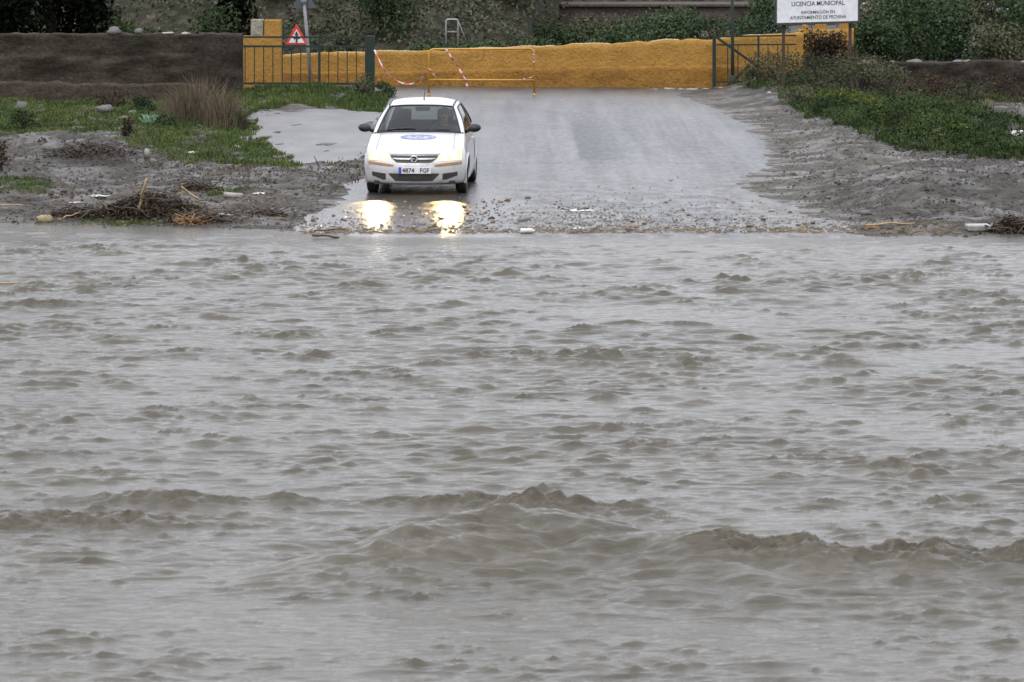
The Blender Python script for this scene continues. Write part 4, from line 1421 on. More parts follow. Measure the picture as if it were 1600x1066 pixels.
G1 = 'dry stalks before the earth wall'
for k, (px, py, w, h, lab) in enumerate([(285, 188, .9, .85, 'dry tan stalks at the outer left of the brown thicket'), (322, 192, 1.1, 1.35, 'tallest dry tan stalks in the brown thicket before the earth wall'),
                                         (350, 200, .8, 1.0, 'dry tan stalks at the thicket end beside the wet track'), (305, 180, 1.0, 1.0, 'dry tan stalks deep in the thicket against the earth wall')]):
    tuft('dry_stalk_clump', gp(px, py), w * 1.15, h, 420, M['grass_dry'], lab, 'dry grass', G1, 500 + k, 1.1, .007, 1.6)
tuft('green_weed_clump', gp(365, 203), .5, .55, 420, M['leaf_olive'], 'olive weed clump at the foot of the brown thicket by the wet track', 'weed', 'weed clumps', 510, .9, .015)
wsp = [(570, 150, .6, .75, 'leaf_olive', 'scraggly olive weed at the foot of the gate end post'), (600, 152, .5, .4, 'leaf_mid', 'low green weed just behind the car roof'),
       (1220, 128, 1.5, .85, 'leaf_olive', 'wide olive weed at the near post of the notice board'), (1275, 134, 1.7, .8, 'leaf_olive', 'wide olive weed under the dead brown bush'),
       (1340, 144, 1.6, 1.0, 'leaf_olive', 'tall olive weed at the far post of the notice board'), (1395, 156, 1.3, .75, 'leaf_olive', 'wide olive weed at the start of the stone wall'),
       (1170, 135, .7, .5, 'leaf_olive', 'olive weed beside the foot of the braced gate'), (1410, 198, 1.1, .75, 'grass_deep', 'tall bright green weed at the brow of the right bank'),
       (1450, 214, 1.2, .5, 'grass_deep', 'bright green weed just below the tall one on the right bank'), (1300, 160, .8, .35, 'weed_yellow', 'yellow flowering weed left on the right bank'),
       (1345, 166, .6, .4, 'weed_yellow', 'yellow flowering weed nearer the tall green weed'), (1520, 235, 1.0, .4, 'grass_deep', 'wide green weed low on the right bank near the edge'),
       (1500, 212, .5, .25, 'weed_yellow', 'small yellowish weed amid the right bank grass'),
       (1455, 160, 1.0, .7, 'leaf_brown', 'dark brown weed against the stone wall'), (1515, 161, 1.1, .65, 'leaf_olive', 'drab olive weed against the stone wall nearer the right edge'),
       (1580, 162, 1.1, .75, 'leaf_brown', 'dark brown weed against the stone wall at the right edge'), (1300, 178, 1.0, .4, 'grass_deep', 'broad green weed at the muddy edge of the right grass'),
       (1370, 190, .9, .4, 'grass_deep', 'broad green weed just before the tall green one'), (1255, 160, .9, .4, 'leaf_olive', 'low olive weed in front of the notice board'),
       (1580, 245, .9, .35, 'grass_deep', 'broad green weed at the right edge of the grass'), (220, 176, .6, .4, 'leaf_mid', 'dark green weed in front of the earth wall centre'), (40, 205, .7, .45, 'leaf_mid', 'dark green weed near the left edge of the grass'),
       (197, 216, .22, .45, 'leaf_brown', 'thin brown upright weed behind the dirt mound'), (180, 168, .7, .4, 'leaf_brown', 'dark brown brushwood at the foot of the earth wall'),
       (255, 196, .5, .25, 'leaf_mid', 'low dark weed next to the pale green clump'), (0, 268, .5, .5, 'leaf_brown', 'dark brown weed at the left edge by the mound')]
for k, (px, py, w, h, mt, lab) in enumerate(wsp):
    bb = gp(px, py)
    rng = np.random.default_rng(540 + k)
    bush('weed_clump', bb - np.array([0, 0, .03]), w, h, M[mt], lab, 'weed', 'weed clumps', int(60 + 1800 * w), .05, 540 + k, w * 1.4, 8, True, .05)
tuft('pale_plant', gp(235, 194), .4, .26, 160, pmat('pale_leaf', (0.16, 0.27, 0.17), (0.25, 0.36, 0.25), 8, .5), 'pale mint green plant standing out of the left grass', 'plant', None, 571, 1.4, .03)

# ------------------------------------------------------------------ the small white car
CX = [  # centre line y, z, half width, y and z at the edge; from under the bumper up to the foot of the windscreen
    (.14, .165, .70, .44, .17), (.03, .20, .765, .39, .20), (.0, .32, .80, .37, .32), (.0, .44, .81, .365, .44), (.03, .52, .805, .37, .53),
    (.07, .555, .80, .38, .58), (.12, .64, .79, .41, .665), (.20, .715, .778, .47, .745), (.34, .78, .766, .57, .80), (.60, .855, .757, .74, .855),
    (.88, .92, .75, .95, .90), (1.03, .95, .745, 1.16, .925)]


def cr(rows, m):                          # Catmull-Rom through rows
    R = np.array(rows, float)
    n = len(R)
    out = []
    for i in np.linspace(0, n - 1, m):
        k = min(int(i), n - 2); u = i - k
        a, b, c, d = R[max(k - 1, 0)], R[k], R[k + 1], R[min(k + 2, n - 1)]
        out.append(.5 * (2 * b + (c - a) * u + (2 * a - 5 * b + 4 * c - d) * u * u + (-a + 3 * b - 3 * c + d) * u ** 3))
    return np.array(out)


ROWS = cr(CX, 111)


def fr_pt(row, t):
    yc, zc, w, ye, ze = row
    a = abs(t)
    return (w * t, yc + (ye - yc) * a ** 2.7, zc + (ze - zc) * a ** 3)


def fr_y(x, z):                           # depth of the nose at (x, z)
    zs, ys = [], []
    for r in ROWS[12:]:
        t = max(-1, min(1, x / r[2]))
        p = fr_pt(r, t)
        zs.append(p[2]); ys.append(p[1])
    o = np.argsort(zs)
    return float(np.interp(z, np.array(zs)[o], np.array(ys)[o]))


def patch(x0, x1, zlo, zhi, off, nx=14, nz=8):
    G = []
    for i in range(nx + 1):
        x = x0 + (x1 - x0) * i / nx
        lo, hi = zlo(x), zhi(x)
        G.append([(x, fr_y(x, lo + (hi - lo) * j / nz) - off, lo + (hi - lo) * j / nz) for j in range(nz + 1)])
    mb = MB().grid(G)
    # a skirt gives the piece its depth
    rim = [G[i][0] for i in range(nx + 1)] + [G[nx][j] for j in range(1, nz + 1)] + [G[i][nz] for i in range(nx - 1, -1, -1)] + [G[0][j] for j in range(nz - 1, 0, -1)]
    k = len(rim)
    back = [(p[0], p[1] + off + .012, p[2]) for p in rim]
    mb.add(rim + back, [(i, (i + 1) % k, k + (i + 1) % k, k + i) for i in range(k)])
    return mb


def lerpx(xs, zs):
    return lambda x: float(np.interp(abs(x), xs, zs))


M['car_white'] = pmat('car_white', (0.46, 0.46, 0.47), (0.42, 0.42, 0.425), 3.0, 0.3, coat=0.7)
M['car_low'] = pmat('car_white_splashed', (0.42, 0.42, 0.42), (0.24, 0.225, 0.2), 5.0, 0.4, coat=0.3, lo=.48, hi=.78)
M['car_trim'] = pmat('car_black_trim', (0.008, 0.008, 0.009), (0.014, 0.014, 0.014), 20, 0.6)
M['car_mesh'] = pmat('car_intake', (0.012, 0.012, 0.011), (0.05, 0.045, 0.035), 60, 0.7)
M['ditch'] = pmat('roof_trim_grey', (0.09, 0.09, 0.095), (0.12, 0.12, 0.12), 9, 0.5)
M['tyre'] = pmat('wet_tyre', (0.010, 0.0095, 0.009), (0.02, 0.018, 0.016), 20, 0.75, 0.3, 50)
M['rim'] = pmat('steel_rim', (0.36, 0.36, 0.37), (0.26, 0.26, 0.27), 10, 0.4, metal=0.5)
M['chrome'] = pmat('chrome', (0.75, 0.75, 0.77), (0.68, 0.68, 0.7), 5, 0.15, metal=1.0)
M['glass'] = glassmat('car_glass', (0.50, 0.57, 0.55))
M['amber'] = pmat('amber_strip', (0.30, 0.15, 0.04), (0.20, 0.10, 0.035), 10, 0.25)
M['lamp'] = emit('headlamp_lens', (1.0, 0.82, 0.49), 0.52)
M['lamp'].node_tree.nodes['Principled BSDF'].inputs['Base Color'].default_value = (0.12, 0.11, 0.09, 1)
M['bulb'] = emit('headlamp_bulb', (1.0, 0.93, 0.75), 5)
M['seat'] = pmat('dark_seat_cloth', (0.03, 0.031, 0.034), (0.045, 0.046, 0.05), 14, 0.9)
M['dash'] = pmat('dark_dashboard', (0.03, 0.03, 0.032), (0.045, 0.045, 0.045), 10, 0.7)
M['blue'] = pmat('plate_blue', (0.02, 0.07, 0.42), (0.02, 0.06, 0.36), 10, 0.4)
M['plate'] = pmat('plate_white', (0.62, 0.62, 0.62), (0.54, 0.54, 0.54), 10, 0.4)
M['ring'] = pmat('crest_ring_blue', (0.14, 0.17, 0.33), (0.2, 0.23, 0.4), 10, .4)
M['decal'] = pmat('blue_grey_decal', (0.10, 0.12, 0.22), (0.40, 0.42, 0.50), 18, 0.35, lo=.42, hi=.58)
M['skin'] = pmat('skin', (0.50, 0.32, 0.24), (0.44, 0.27, 0.2), 10, 0.55)
M['hair'] = pmat('dark_hair', (0.03, 0.022, 0.016), (0.05, 0.036, 0.025), 30, 0.6)
M['shirt'] = pmat('grey_shirt', (0.14, 0.15, 0.17), (0.1, 0.11, 0.125), 12, 0.85)
M['trouser'] = pmat('dark_trousers', (0.03, 0.035, 0.05), (0.045, 0.05, 0.065), 12, 0.85)

qa = pd(648, 304, 67.9)
car_o = np.array([qa[0], 67.25, 0.0])
car_o[2] = float(ground_h(np.array([car_o[0]]), np.array([68.0]))[0]) + .012 - .006
car = empty('parked_car', car_o, 'small white hatchback with lit headlamps facing the flood on the wet road', 'car', None, (0.008, 0, -0.05))
car.name = 'white_car'

# shell: bumper, bonnet, wings
nt = 61
ts = np.linspace(-1, 1, nt)
SH = [[fr_pt(r, t) for t in ts] for r in ROWS]
def sub(i0, i1, j0, j1):
    return [[SH[i][j] for j in range(j0, j1 + 1)] for i in range(i0, i1 + 1)]
MB().grid(sub(0, 48, 0, nt - 1)).build('bumper', M['car_low'], car, True)
jb = 6
MB().grid(sub(60, 110, jb, nt - 1 - jb)).build('bonnet', M['car_white'], car, True)
body = MB()
body.grid(sub(48, 60, 0, nt - 1))
body.grid(sub(60, 110, 0, jb))
body.grid(sub(60, 110, nt - 1 - jb, nt - 1))

EY = [.365, .37, .38, .41, .47, .57, .74, .95, 1.16, 2.2, 3.2, 3.52]
EZ = [.44, .53, .58, .665, .745, .80, .855, .90, .925, .95, .975, .965]
EW = [.81, .805, .80, .79, .778, .766, .757, .75, .745, .755, .742, .70]


def side_pt(y, v):
    zt, wt_ = np.interp(y, EY, EZ), np.interp(y, EY, EW)
    wm = np.interp(y, [.365, .8, 2, 3, 3.52], [.806, .822, .823, .815, .75])
    z = .18 + (zt - .18) * v
    if z > .56:
        w = wt_ + (wm - wt_) * (1 - ((z - .56) / max(zt - .56, .01)) ** 2)
    else:
        w = wm - .045 * ((.56 - z) / .38) ** 2
    if y < .42:
        w = np.interp(y, [.365, .42], [wt_, w])
    return (w, y, z)


AXF, AXR, ZR, RA = .80, 3.29, .285, .335
ysd = np.concatenate([np.linspace(.365, .47, 6), np.linspace(.5, 3.52, 106)])
NV = 34
S_ = [[side_pt(y, v) for v in np.linspace(0, 1, NV)] for y in ysd]


def in_arch(y, z):
    return min((y - AXF) ** 2, (y - AXR) ** 2) < RA ** 2 - 2 * 0 and True if (z - ZR) ** 2 + min((y - AXF) ** 2, (y - AXR) ** 2) < RA ** 2 or (z < ZR and min(abs(y - AXF), abs(y - AXR)) < RA) else False


def add_side(mb, sg, test):
    vs = [(sg * p[0], p[1], p[2]) for r in S_ for p in r]
    fs = []
    for i in range(len(ysd) - 1):
        for j in range(NV - 1):
            yc_ = (ysd[i] + ysd[i + 1]) / 2
            zc_ = (S_[i][j][2] + S_[i + 1][j + 1][2]) / 2
            if in_arch(yc_, zc_) or not test(yc_, zc_): continue
            f = (i * NV + j, (i + 1) * NV + j, (i + 1) * NV + j + 1, i * NV + j + 1)
            fs.append(f if sg > 0 else f[::-1])
    mb.add(vs, fs)


isdoor = lambda y, z: 1.25 < y < 2.48 and z > .26
for sg in (-1, 1):
    add_side(body, sg, lambda y, z: not isdoor(y, z))
    for ax in (AXF, AXR):
        arch = MB()
        pts = [(sg * (side_pt(ax + RA * math.cos(a), .5)[0] + .001), ax + RA * math.cos(a), ZR + RA * math.sin(a)) for a in np.linspace(-.25, math.pi + .25, 25)]
        P2 = []
        for p in pts:
            zt = np.interp(p[1], EY, EZ)
            v = max(0, min(1, (p[2] - .18) / (zt - .18)))
            P2.append((sg * (side_pt(p[1], v)[0] + .002), p[1], p[2]))
        body.tube(P2, .018, 8)
        arch.grid([[(sg * .80, ax + (RA - .004) * math.cos(a), ZR + (RA - .004) * math.sin(a)), (sg * .50, ax + (RA - .004) * math.cos(a), ZR + (RA - .004) * math.sin(a))] for a in np.linspace(-.3, math.pi + .3, 20)])
        arch.box((sg * .49, ax, .47), (.02, .66, .3))
        arch.build('wheel_arch', M['car_trim'], car)
# greenhouse
def Bp(s):
    y = 1.16 + (3.52 - 1.16) * s
    return np.array([np.interp(y, EY, EW) - .003, y, np.interp(y, EY, EZ) - .002])
def Tp(s):
    return np.array([np.interp(s, [0, .4, 1], [.555, .56, .515]), 1.80 + 1.60 * s, np.interp(s, [0, .15, .4, .7, 1], [1.335, 1.368, 1.385, 1.37, 1.32])])
def gh(s, t):
    p = Bp(s) * (1 - t) + Tp(s) * t
    p[0] += .028 * math.sin(math.pi * t)
    return p
NS, NT = 60, 16
def win_id(s, t):
    if .07 < t < .90:
        if .035 + .02 * t < s < .50: return 1
        if .545 < s < .86 - .08 * t: return 2
    return 0
for sg in (-1, 1):
    door = MB()
    add_side(door, sg, isdoor)
    doo = door.build('door', M['car_white'], car, True)
    y0 = 2.25
    c = side_pt(y0, .82)
    MB().box((sg * (c[0] + .015), y0, c[2] - .02), (.03, .17, .035)).build('handle', M['car_white'], doo, False, None, .01)
    wins = {0: body, 1: MB(), 2: MB()}
    for i in range(NS):
        for j in range(NT):
            s0, s1, t0, t1 = i / NS, (i + 1) / NS, j / NT, (j + 1) / NT
            k = win_id((s0 + s1) / 2, (t0 + t1) / 2)
            q = [gh(s0, t0), gh(s1, t0), gh(s1, t1), gh(s0, t1)]
            q = [(sg * p[0], p[1], p[2]) for p in q]
            wins[k].add(q, [(0, 1, 2, 3) if sg > 0 else (3, 2, 1, 0)])
    wins[1].build('window', M['glass'], doo, True)
    wins[2].build('window', M['glass'], car, True)
    fr = MB()
    for s0, s1, lean in ((.04, .50, .0), (.545, .86, -.08)):
        ring = [(s0, .065), (s1, .065), (s1 + lean * .9, .90), (s0 + (.02 if s0 < .1 else 0), .90), (s0, .065)]
        pts = []
        for (a0, b0), (a1, b1) in zip(ring[:-1], ring[1:]):
            for u in np.linspace(0, 1, 9)[:-1]:
                p = gh(a0 + (a1 - a0) * u, b0 + (b1 - b0) * u)
                pts.append((sg * (p[0] + .002), p[1], p[2]))
        pts.append(pts[0])
        fr.tube(pts, .012, 6)
    fr.build('window_seal', M['car_trim'], car, True)

WB = (1.06, .96, .672, 1.155, .945)
WT = (1.72, 1.352, .517, 1.775, 1.325)
def ws_pt(u, t):
    r = [WB[k] * (1 - u) + WT[k] * u for k in range(5)]
    p = fr_pt(r, t)
    b = .02 * math.sin(math.pi * u)
    return (p[0], p[1] - b * .5, p[2] + b)
MB().grid([[ws_pt(i / 12, t) for t in np.linspace(-1, 1, 31)] for i in range(13)]).build('windscreen', M['glass'], car, True)
seal = MB()
ring = [ws_pt(0, t) for t in np.linspace(-1, 1, 25)] + [ws_pt(u, 1) for u in np.linspace(.08, 1, 10)] + [ws_pt(1, t) for t in np.linspace(.95, -1, 25)] + [ws_pt(u, -1) for u in np.linspace(.92, 0, 10)]
seal.tube(ring, .014, 6)
seal.build('windscreen_seal', M['car_trim'], car, True)
for sg in (-1, 1):                        # windscreen pillars
    G = []
    for u in np.linspace(0, 1, 13):
        a_ = np.array(ws_pt(u, sg)); b_ = gh(0, u) * np.array([sg, 1, 1])
        mid = (a_ + b_) / 2 + np.array([sg * .010, -.012, .010])
        G.append([tuple(a_), tuple(mid), tuple(b_)])
    body.grid(G)
MB().grid([[fr_pt(ROWS[110], t) for t in ts], [tuple(np.array(fr_pt((1.075, .955, .70, 1.165, .93), t)) + np.array([0, 0, .0])) for t in ts]]).build('cowl', M['car_trim'], car, True)
# roof
RS = np.linspace(0, 1, 22)
G = [[ws_pt(1, t) for t in np.linspace(-1, 1, 31)]]
for s in RS:
    T = Tp(s)
    zc = np.interp(s, [0, .12, .35, .6, .85, 1], [1.372, 1.41, 1.443, 1.44, 1.40, 1.355])
    row = (1.735 + (3.46 - 1.735) * s, zc, T[0], T[1], T[2])
    G.append([fr_pt(row, t) for t in np.linspace(-1, 1, 31)])
MB().grid(G).build('roof', M['car_white'], car, True)
for sg in (-1, 1):
    dt = MB()
    dt.tube([(sg * (Tp(s)[0] - .028), Tp(s)[1] - .02, Tp(s)[2] + .022) for s in np.linspace(0, 1, 20)], .014, 6)
    dt.build('roof_trim', M['ditch'], car, True)
# tail
TAIL = [(3.46, 1.355, .515, 3.40, 1.32), (3.56, 1.2, .58, 3.44, 1.19), (3.66, .98, .66, 3.50, .965), (3.74, .85, .71, 3.52, .85), (3.80, .6, .75, 3.52, .6), (3.80, .42, .75, 3.52, .42), (3.72, .19, .72, 3.50, .19)]
TR = cr(TAIL, 37)
tg, wg = MB(), MB()
tt = np.linspace(-1, 1, 31)
for i in range(36):
    for j in range(30):
        q = [fr_pt(TR[i], tt[j]), fr_pt(TR[i + 1], tt[j]), fr_pt(TR[i + 1], tt[j + 1]), fr_pt(TR[i], tt[j + 1])]
        (wg if 2 <= i < 11 and 3 <= j < 27 else tg).add(q, [(0, 1, 2, 3)])
tg.build('hatch', M['car_white'], car, True)
wg.build('rear_window', M['glass'], car, True)
body.build('body', M['car_white'], car, True)
MB().box((0, 1.95, .22), (1.5, 3.1, .10)).build('underbody', M['car_trim'], car, False)
MB().box((0, .42, .20), (1.30, .5, .06)).build('splash_guard', M['car_trim'], car, False)

# nose details
for sg in (-1, 1):
    hl = patch(sg * .375, sg * .745, lerpx([.375, .745], [.545, .555]), lerpx([.375, .50, .62, .745], [.615, .675, .718, .735]), .010).build('headlight', M['lamp'], car, True)
    for bx, bz, r in ((.46, .60, .06), (.59, .635, .085)):
        y = fr_y(bx, bz)
        MB().ball((sg * bx, y - .006, bz), (r, .012, r), 14, 8).build('bulb', M['bulb'], hl, True)
    patch(sg * .335, sg * .75, lerpx([.335, .75], [.468, .492]), lerpx([.335, .5, .75], [.492, .515, .532]), .012).build('indicator_strip', M['amber'], car, True)
    patch(sg * .455, sg * .685, lerpx([.455, .51, .685], [.25, .25, .31]), lerpx([.455, .685], [.348, .372]), .006).build('side_intake', M['car_mesh'], car, True)
gl = patch(-.385, .385, lerpx([0, .28, .385], [.522, .525, .615]), lerpx([0, .385], [.634, .638]), .007, 24).build('grille', M['car_mesh'], car, True)
patch(-.345, .345, lerpx([0, .27, .345], [.570, .573, .585]), lerpx([0, .345], [.594, .597]), .02, 20, 3).build('grille_bar', M['rim'], gl, True)
y = fr_y(0, .583) - .03
em = MB()
em.tube([(.05 * math.cos(a), y, .583 + .046 * math.sin(a)) for a in np.linspace(0, 2 * math.pi, 29)], .0085, 8)
em.prism([(-.075, y - .004, .587), (.012, y - .004, .590), (.006, y - .004, .583), (.078, y - .004, .578), (-.012, y - .004, .575), (-.005, y - .004, .582)], (0, 1, 0), .008)
em.build('emblem', M['chrome'], gl, True)
MB().ball((0, y + .012, .583), (.044, .008, .040), 16, 6).build('emblem_back', M['car_trim'], gl, True)
patch(-.40, .40, lerpx([0, .30, .40], [.228, .235, .335]), lerpx([0, .40], [.352, .355]), .006, 24).build('lower_intake', M['car_mesh'], car, True)
yp = fr_y(0, .40) - .028
npl = MB().box((0.02, yp + .006, .405), (.52, .016, .108)).build('number_plate', M['plate'], car, False, None, .004)
MB().box((-.2175, yp - .004, .405), (.043, .006, .104)).build('plate_band', M['blue'], npl)
mb = MB()
add_text(mb, '4874', .195, .072, lambda u, w, d: (-.085 + u, yp - .0045 - d, .405 + w))
add_text(mb, 'FGF', .145, .072, lambda u, w, d: (.175 + u, yp - .0045 - d, .405 + w))
mb.build('lettering', M['black'], npl)
for sg in (-1, 1):                        # shut lines of the bonnet and dark rim of each lamp
    jj = jb if sg < 0 else nt - 1 - jb
    MB().tube([tuple(np.array(SH[i][jj]) + np.array([0, 0, .001])) for i in range(61, 111, 3)], .0045, 5).build('shut_line', M['ditch'], car, True)
MB().tube([(SH[61][j][0], SH[61][j][1] - .003, SH[61][j][2] + .002) for j in range(jb, nt - jb, 2)], .0045, 5).build('shut_line', M['ditch'], car, True)
# oval crest on the bonnet, laid on its surface
def bonnet_pt(x, y, off):
    ys_, zs_ = [], []
    for r in ROWS[70:111]:
        p = fr_pt(r, x / r[2]); ys_.append(p[1]); zs_.append(p[2])
    return (x, y, float(np.interp(y, ys_, zs_)) + off)
cy_, ax_, ay_ = .735, .28, .115
mb = MB()
G = [[bonnet_pt(.02 + ax_ * r * math.cos(a), cy_ + ay_ * r * math.sin(a), .004) for a in np.linspace(0, 2 * math.pi, 41)] for r in np.linspace(.02, 1, 9)]
mb.grid(G).build('crest', M['decal'], car, True)
mb = MB()
mb.tube([bonnet_pt(.02 + ax_ * math.cos(a), cy_ + ay_ * math.sin(a), .004) for a in np.linspace(0, 2 * math.pi, 49)], .007, 6)
mb.build('crest_ring', M['ring'], car, True)
G = []                                   # blue decal low on the door side
for y in np.linspace(2.55, 2.88, 6):
    G.append([tuple(np.array(side_pt(y, v)) + np.array([.004, 0, 0])) for v in np.linspace(.30, .72, 8)])
MB().grid(G).build('side_decal', M['decal'], car, True)

for sg in (-1, 1):
    mr = MB()
    Mx = Matrix.Rotation(sg * .18, 3, 'Z') @ Matrix.Rotation(sg * -.08, 3, 'Y')
    mr.ball((sg * .895, 1.33, 1.005), (.105, .085, .067), 18, 12, Mx)
    mr.tube([(sg * .73, 1.38, .94), (sg * .79, 1.36, .965), (sg * .84, 1.34, .985)], [.035, .03, .03], 8)
    m_ = mr.build('mirror', M['car_trim'], car, True)
    w_ = MB()
    a0 = ws_pt(.03, -.95 if sg < 0 else .05)
    a1 = ws_pt(.10 if sg < 0 else .06, -.08 if sg < 0 else .80)
    w_.tube([tuple(np.array(a0) + np.array([0, -.02, .012])), tuple((np.array(a0) + np.array(a1)) / 2 + np.array([0, -.02, .02])), tuple(np.array(a1) + np.array([0, -.015, .012]))], .009, 6)
    w_.build('wiper', M['car_trim'], car)
MB().tube([(0.02, 2.1, 1.43), (0.02, 2.13, 1.46), (.02, 2.32, 1.60)], [.013, .008, .004], 6).build('antenna', M['car_trim'], car)

for sg in (-1, 1):
    for ax in (AXF, AXR):
        w = empty('wheel', (sg * .715, ax, ZR))
        w.parent = car
        mb = MB()
        prof = [(-.085, .19), (-.088, .25), (-.075, .278), (-.045, .286), (.045, .286), (.075, .278), (.088, .25), (.085, .19)]
        mb.grid([[(u, r * math.cos(a), r * math.sin(a)) for a in np.linspace(0, 2 * math.pi, 41)] for u, r in prof])
        mb.build('tyre', M['tyre'], w, True)
        mb = MB()
        prof = [(0, .0), (.05, .03), (.055, .06), (.03, .10), (.03, .15), (.07, .175), (.08, .192), (-.08, .192)]
        mb.grid([[(sg * u, r * math.cos(a), r * math.sin(a)) for a in np.linspace(0, 2 * math.pi, 41)] for u, r in prof])
        for k in range(8):
            a = k * math.pi / 4
            mb.ball((sg * .034, .125 * math.cos(a), .125 * math.sin(a)), (.008, .016, .016), 8, 5)
        mb.build('rim', M['rim'], w, True)

# cabin
MB().box((0, 1.28, .80), (1.30, .38, .22)).build('dashboard', M['dash'], car, False, None, .05)
for sg in (-1, 1):
    st = empty('seat', (sg * .35, 2.1, .42)); st.parent = car
    MB().box((0, -.1, .02), (.48, .52, .16)).build('seat_cushion', M['seat'], st, False, None, .05)
    MB().box((0, .22, .36), (.47, .14, .62), rx=-.25).build('seat_back', M['seat'], st, False, None, .06)
    MB().box((0, .34, .74), (.27, .10, .19), rx=-.2).build('headrest', M['seat'], st, False, None, .04)
MB().box((0, 3.08, .66), (1.2, .16, .5), rx=-.3).build('rear_bench', M['seat'], car, False, None, .05)
MB().box((0, 2.2, .29), (1.4, 2.3, .03)).build('cabin_floor', M['dash'], car)
sw = MB()
Ms = Matrix.Rotation(-.45, 3, 'X')
sw.tube([Vector((.35, 1.62, .90)) + Ms @ Vector((.185 * math.cos(a), 0, .185 * math.sin(a))) for a in np.linspace(0, 2 * math.pi, 33)], .016, 8)
sw.tube([Vector((.35, 1.62, .90)) + Ms @ Vector((-.18, 0, 0)), Vector((.35, 1.61, .90)), Vector((.35, 1.62, .90)) + Ms @ Vector((.18, 0, 0))], .016, 6)
sw.tube([(.35, 1.61, .90), (.35, 1.40, .80)], .03, 8)
sw.build('steering_wheel', M['dash'], car, True)
MB().box((0.02, 1.80, 1.29), (.24, .03, .07)).build('rear_view_mirror', M['dash'], car, False, None, .012)

for sg in (-1, 1):                        # the lit headlamps throw their beams on the wet road
    ld = bpy.data.lights.new('headlight_beam', 'SPOT')
    ld.energy = 1200
    ld.color = (1.0, 0.68, 0.26)
    ld.spot_size = math.radians(25)
    ld.spot_blend = 1.0
    ld.shadow_soft_size = 0.05
    lo = bpy.data.objects.new('headlight_beam', ld)
    COL.objects.link(lo)
    lo.parent = car
    lo.location = (sg * .58, fr_y(.58, .62) - .10, .62)
    lo.rotation_euler = (-math.pi / 2 + math.radians(16.5), 0, 0)

# ------------------------------------------------------------------ driver
def skin_body(name, verts, edges, radii, mat, parent, sub=2):
    me = bpy.data.meshes.new(name)
    me.from_pydata([tuple(v) for v in verts], edges, [])
    o = bpy.data.objects.new(name, me)
    COL.objects.link(o)
    sk = o.modifiers.new('skin', 'SKIN')
    sk.use_smooth_shade = True
    if not me.skin_vertices:
        me.attributes.new  # the layer comes with the modifier
    for k, r in enumerate(radii):
        d = me.skin_vertices[0].data[k]
        d.radius = r if hasattr(r, '__len__') else (r, r)
        d.use_root = (k == 0)
    ss = o.modifiers.new('subsurf', 'SUBSURF'); ss.levels = sub; ss.render_levels = sub
    bpy.context.view_layer.update()
    m2 = bpy.data.meshes.new_from_object(o.evaluated_get(bpy.context.evaluated_depsgraph_get()))
    bpy.data.objects.remove(o)
    m2.name = name
    m2.materials.clear(); m2.materials.append(mat)
    m2.polygons.foreach_set('use_smooth', [True] * len(m2.polygons))
    return link_mesh(name, m2, None, parent)


Mw = car.matrix_basis.copy()
Mw = Matrix.LocRotScale(car.location, car.rotation_euler, None)
dr = empty('person', Mw @ Vector((.35, 2.08, .50)), 'driver in a grey top sitting at the steering wheel of the white car', 'person', None, (0.008, 0, -0.05))
V, E, R = [], [], []
def jn(p, r, prev=None):
    V.append(p); R.append(r)
    if prev is not None: E.append((prev, len(V) - 1))
    return len(V) - 1
pel = jn((0, 0, .02), (.15, .11))
sp = jn((0, .05, .20), (.15, .105), pel)
ch = jn((0, .09, .38), (.17, .115), sp)
nk0 = jn((0, .10, .48), (.07, .07), ch)
nk = jn((0, .09, .55), (.052, .055), nk0)
jaw = jn((0, .05, .60), (.06, .07), nk)
hd = jn((0, .06, .68), (.078, .095), jaw)
jn((0, .07, .755), (.06, .075), hd)
for sg in (-1, 1):
    sh_ = jn((sg * .19, .09, .44), .062, ch)
    el = jn((sg * .25, -.10, .24), .045, sh_)
    wr = jn((sg * .19, -.36, .385), .03, el)
    pm = jn((sg * .178, -.42, .41), .034, wr)
    for f in range(4):
        k1 = jn((sg * (.172 + .012), -.452, .432 - .018 * f), .0095, pm)
        k2 = jn((sg * (.188 - .002 * f), -.478, .428 - .018 * f), .0085, k1)
        jn((sg * (.205 - .002 * f), -.465, .418 - .017 * f), .0075, k2)
    t1 = jn((sg * .155, -.425, .435), .010, pm)
    jn((sg * .150, -.455, .455), .009, t1)
    hp = jn((sg * .10, -.04, .0), .085, pel)
    kn = jn((sg * .13, -.44, .08), .062, hp)
    an = jn((sg * .12, -.66, -.14), .04, kn)
    jn((sg * .12, -.78, -.15), .035, an)
body_p = skin_body('body', V, E, R, M['skin'], dr)
mb = MB()
mb.ball((0, -.045, .665), (.013, .022, .02), 8, 6)
nose = mb
for sg in (-1, 1):
    mb.ball((sg * .085, .06, .665), (.012, .022, .032), 8, 6)
mb.build('nose_and_ears', M['skin'], body_p, True)
mb = MB()
for sg in (-1, 1):
    mb.ball((sg * .032, -.028, .69), (.012, .008, .008), 8, 6)
mb.ball((0, -.022, .625), (.026, .008, .006), 8, 6)
mb.build('eyes_and_mouth', M['hair'], body_p, True)
mb = MB()
mb.ball((0, .085, .715), (.092, .105, .085), 14, 10)
mb.build('hair', M['hair'], dr, True)
V, E, R = [], [], []
a = jn((0, 0, .03), (.165, .125)); b = jn((0, .05, .20), (.165, .12), a); c = jn((0, .09, .38), (.185, .13), b); jn((0, .10, .49), (.085, .085), c)
for sg in (-1, 1):
    s1 = jn((sg * .19, .09, .44), .074, c); e1 = jn((sg * .25, -.10, .24), .056, s1); jn((sg * .20, -.33, .37), .041, e1)
skin_body('shirt', V, E, R, M['shirt'], dr)
V, E, R = [], [], []
a = jn((0, 0, .0), (.16, .12))
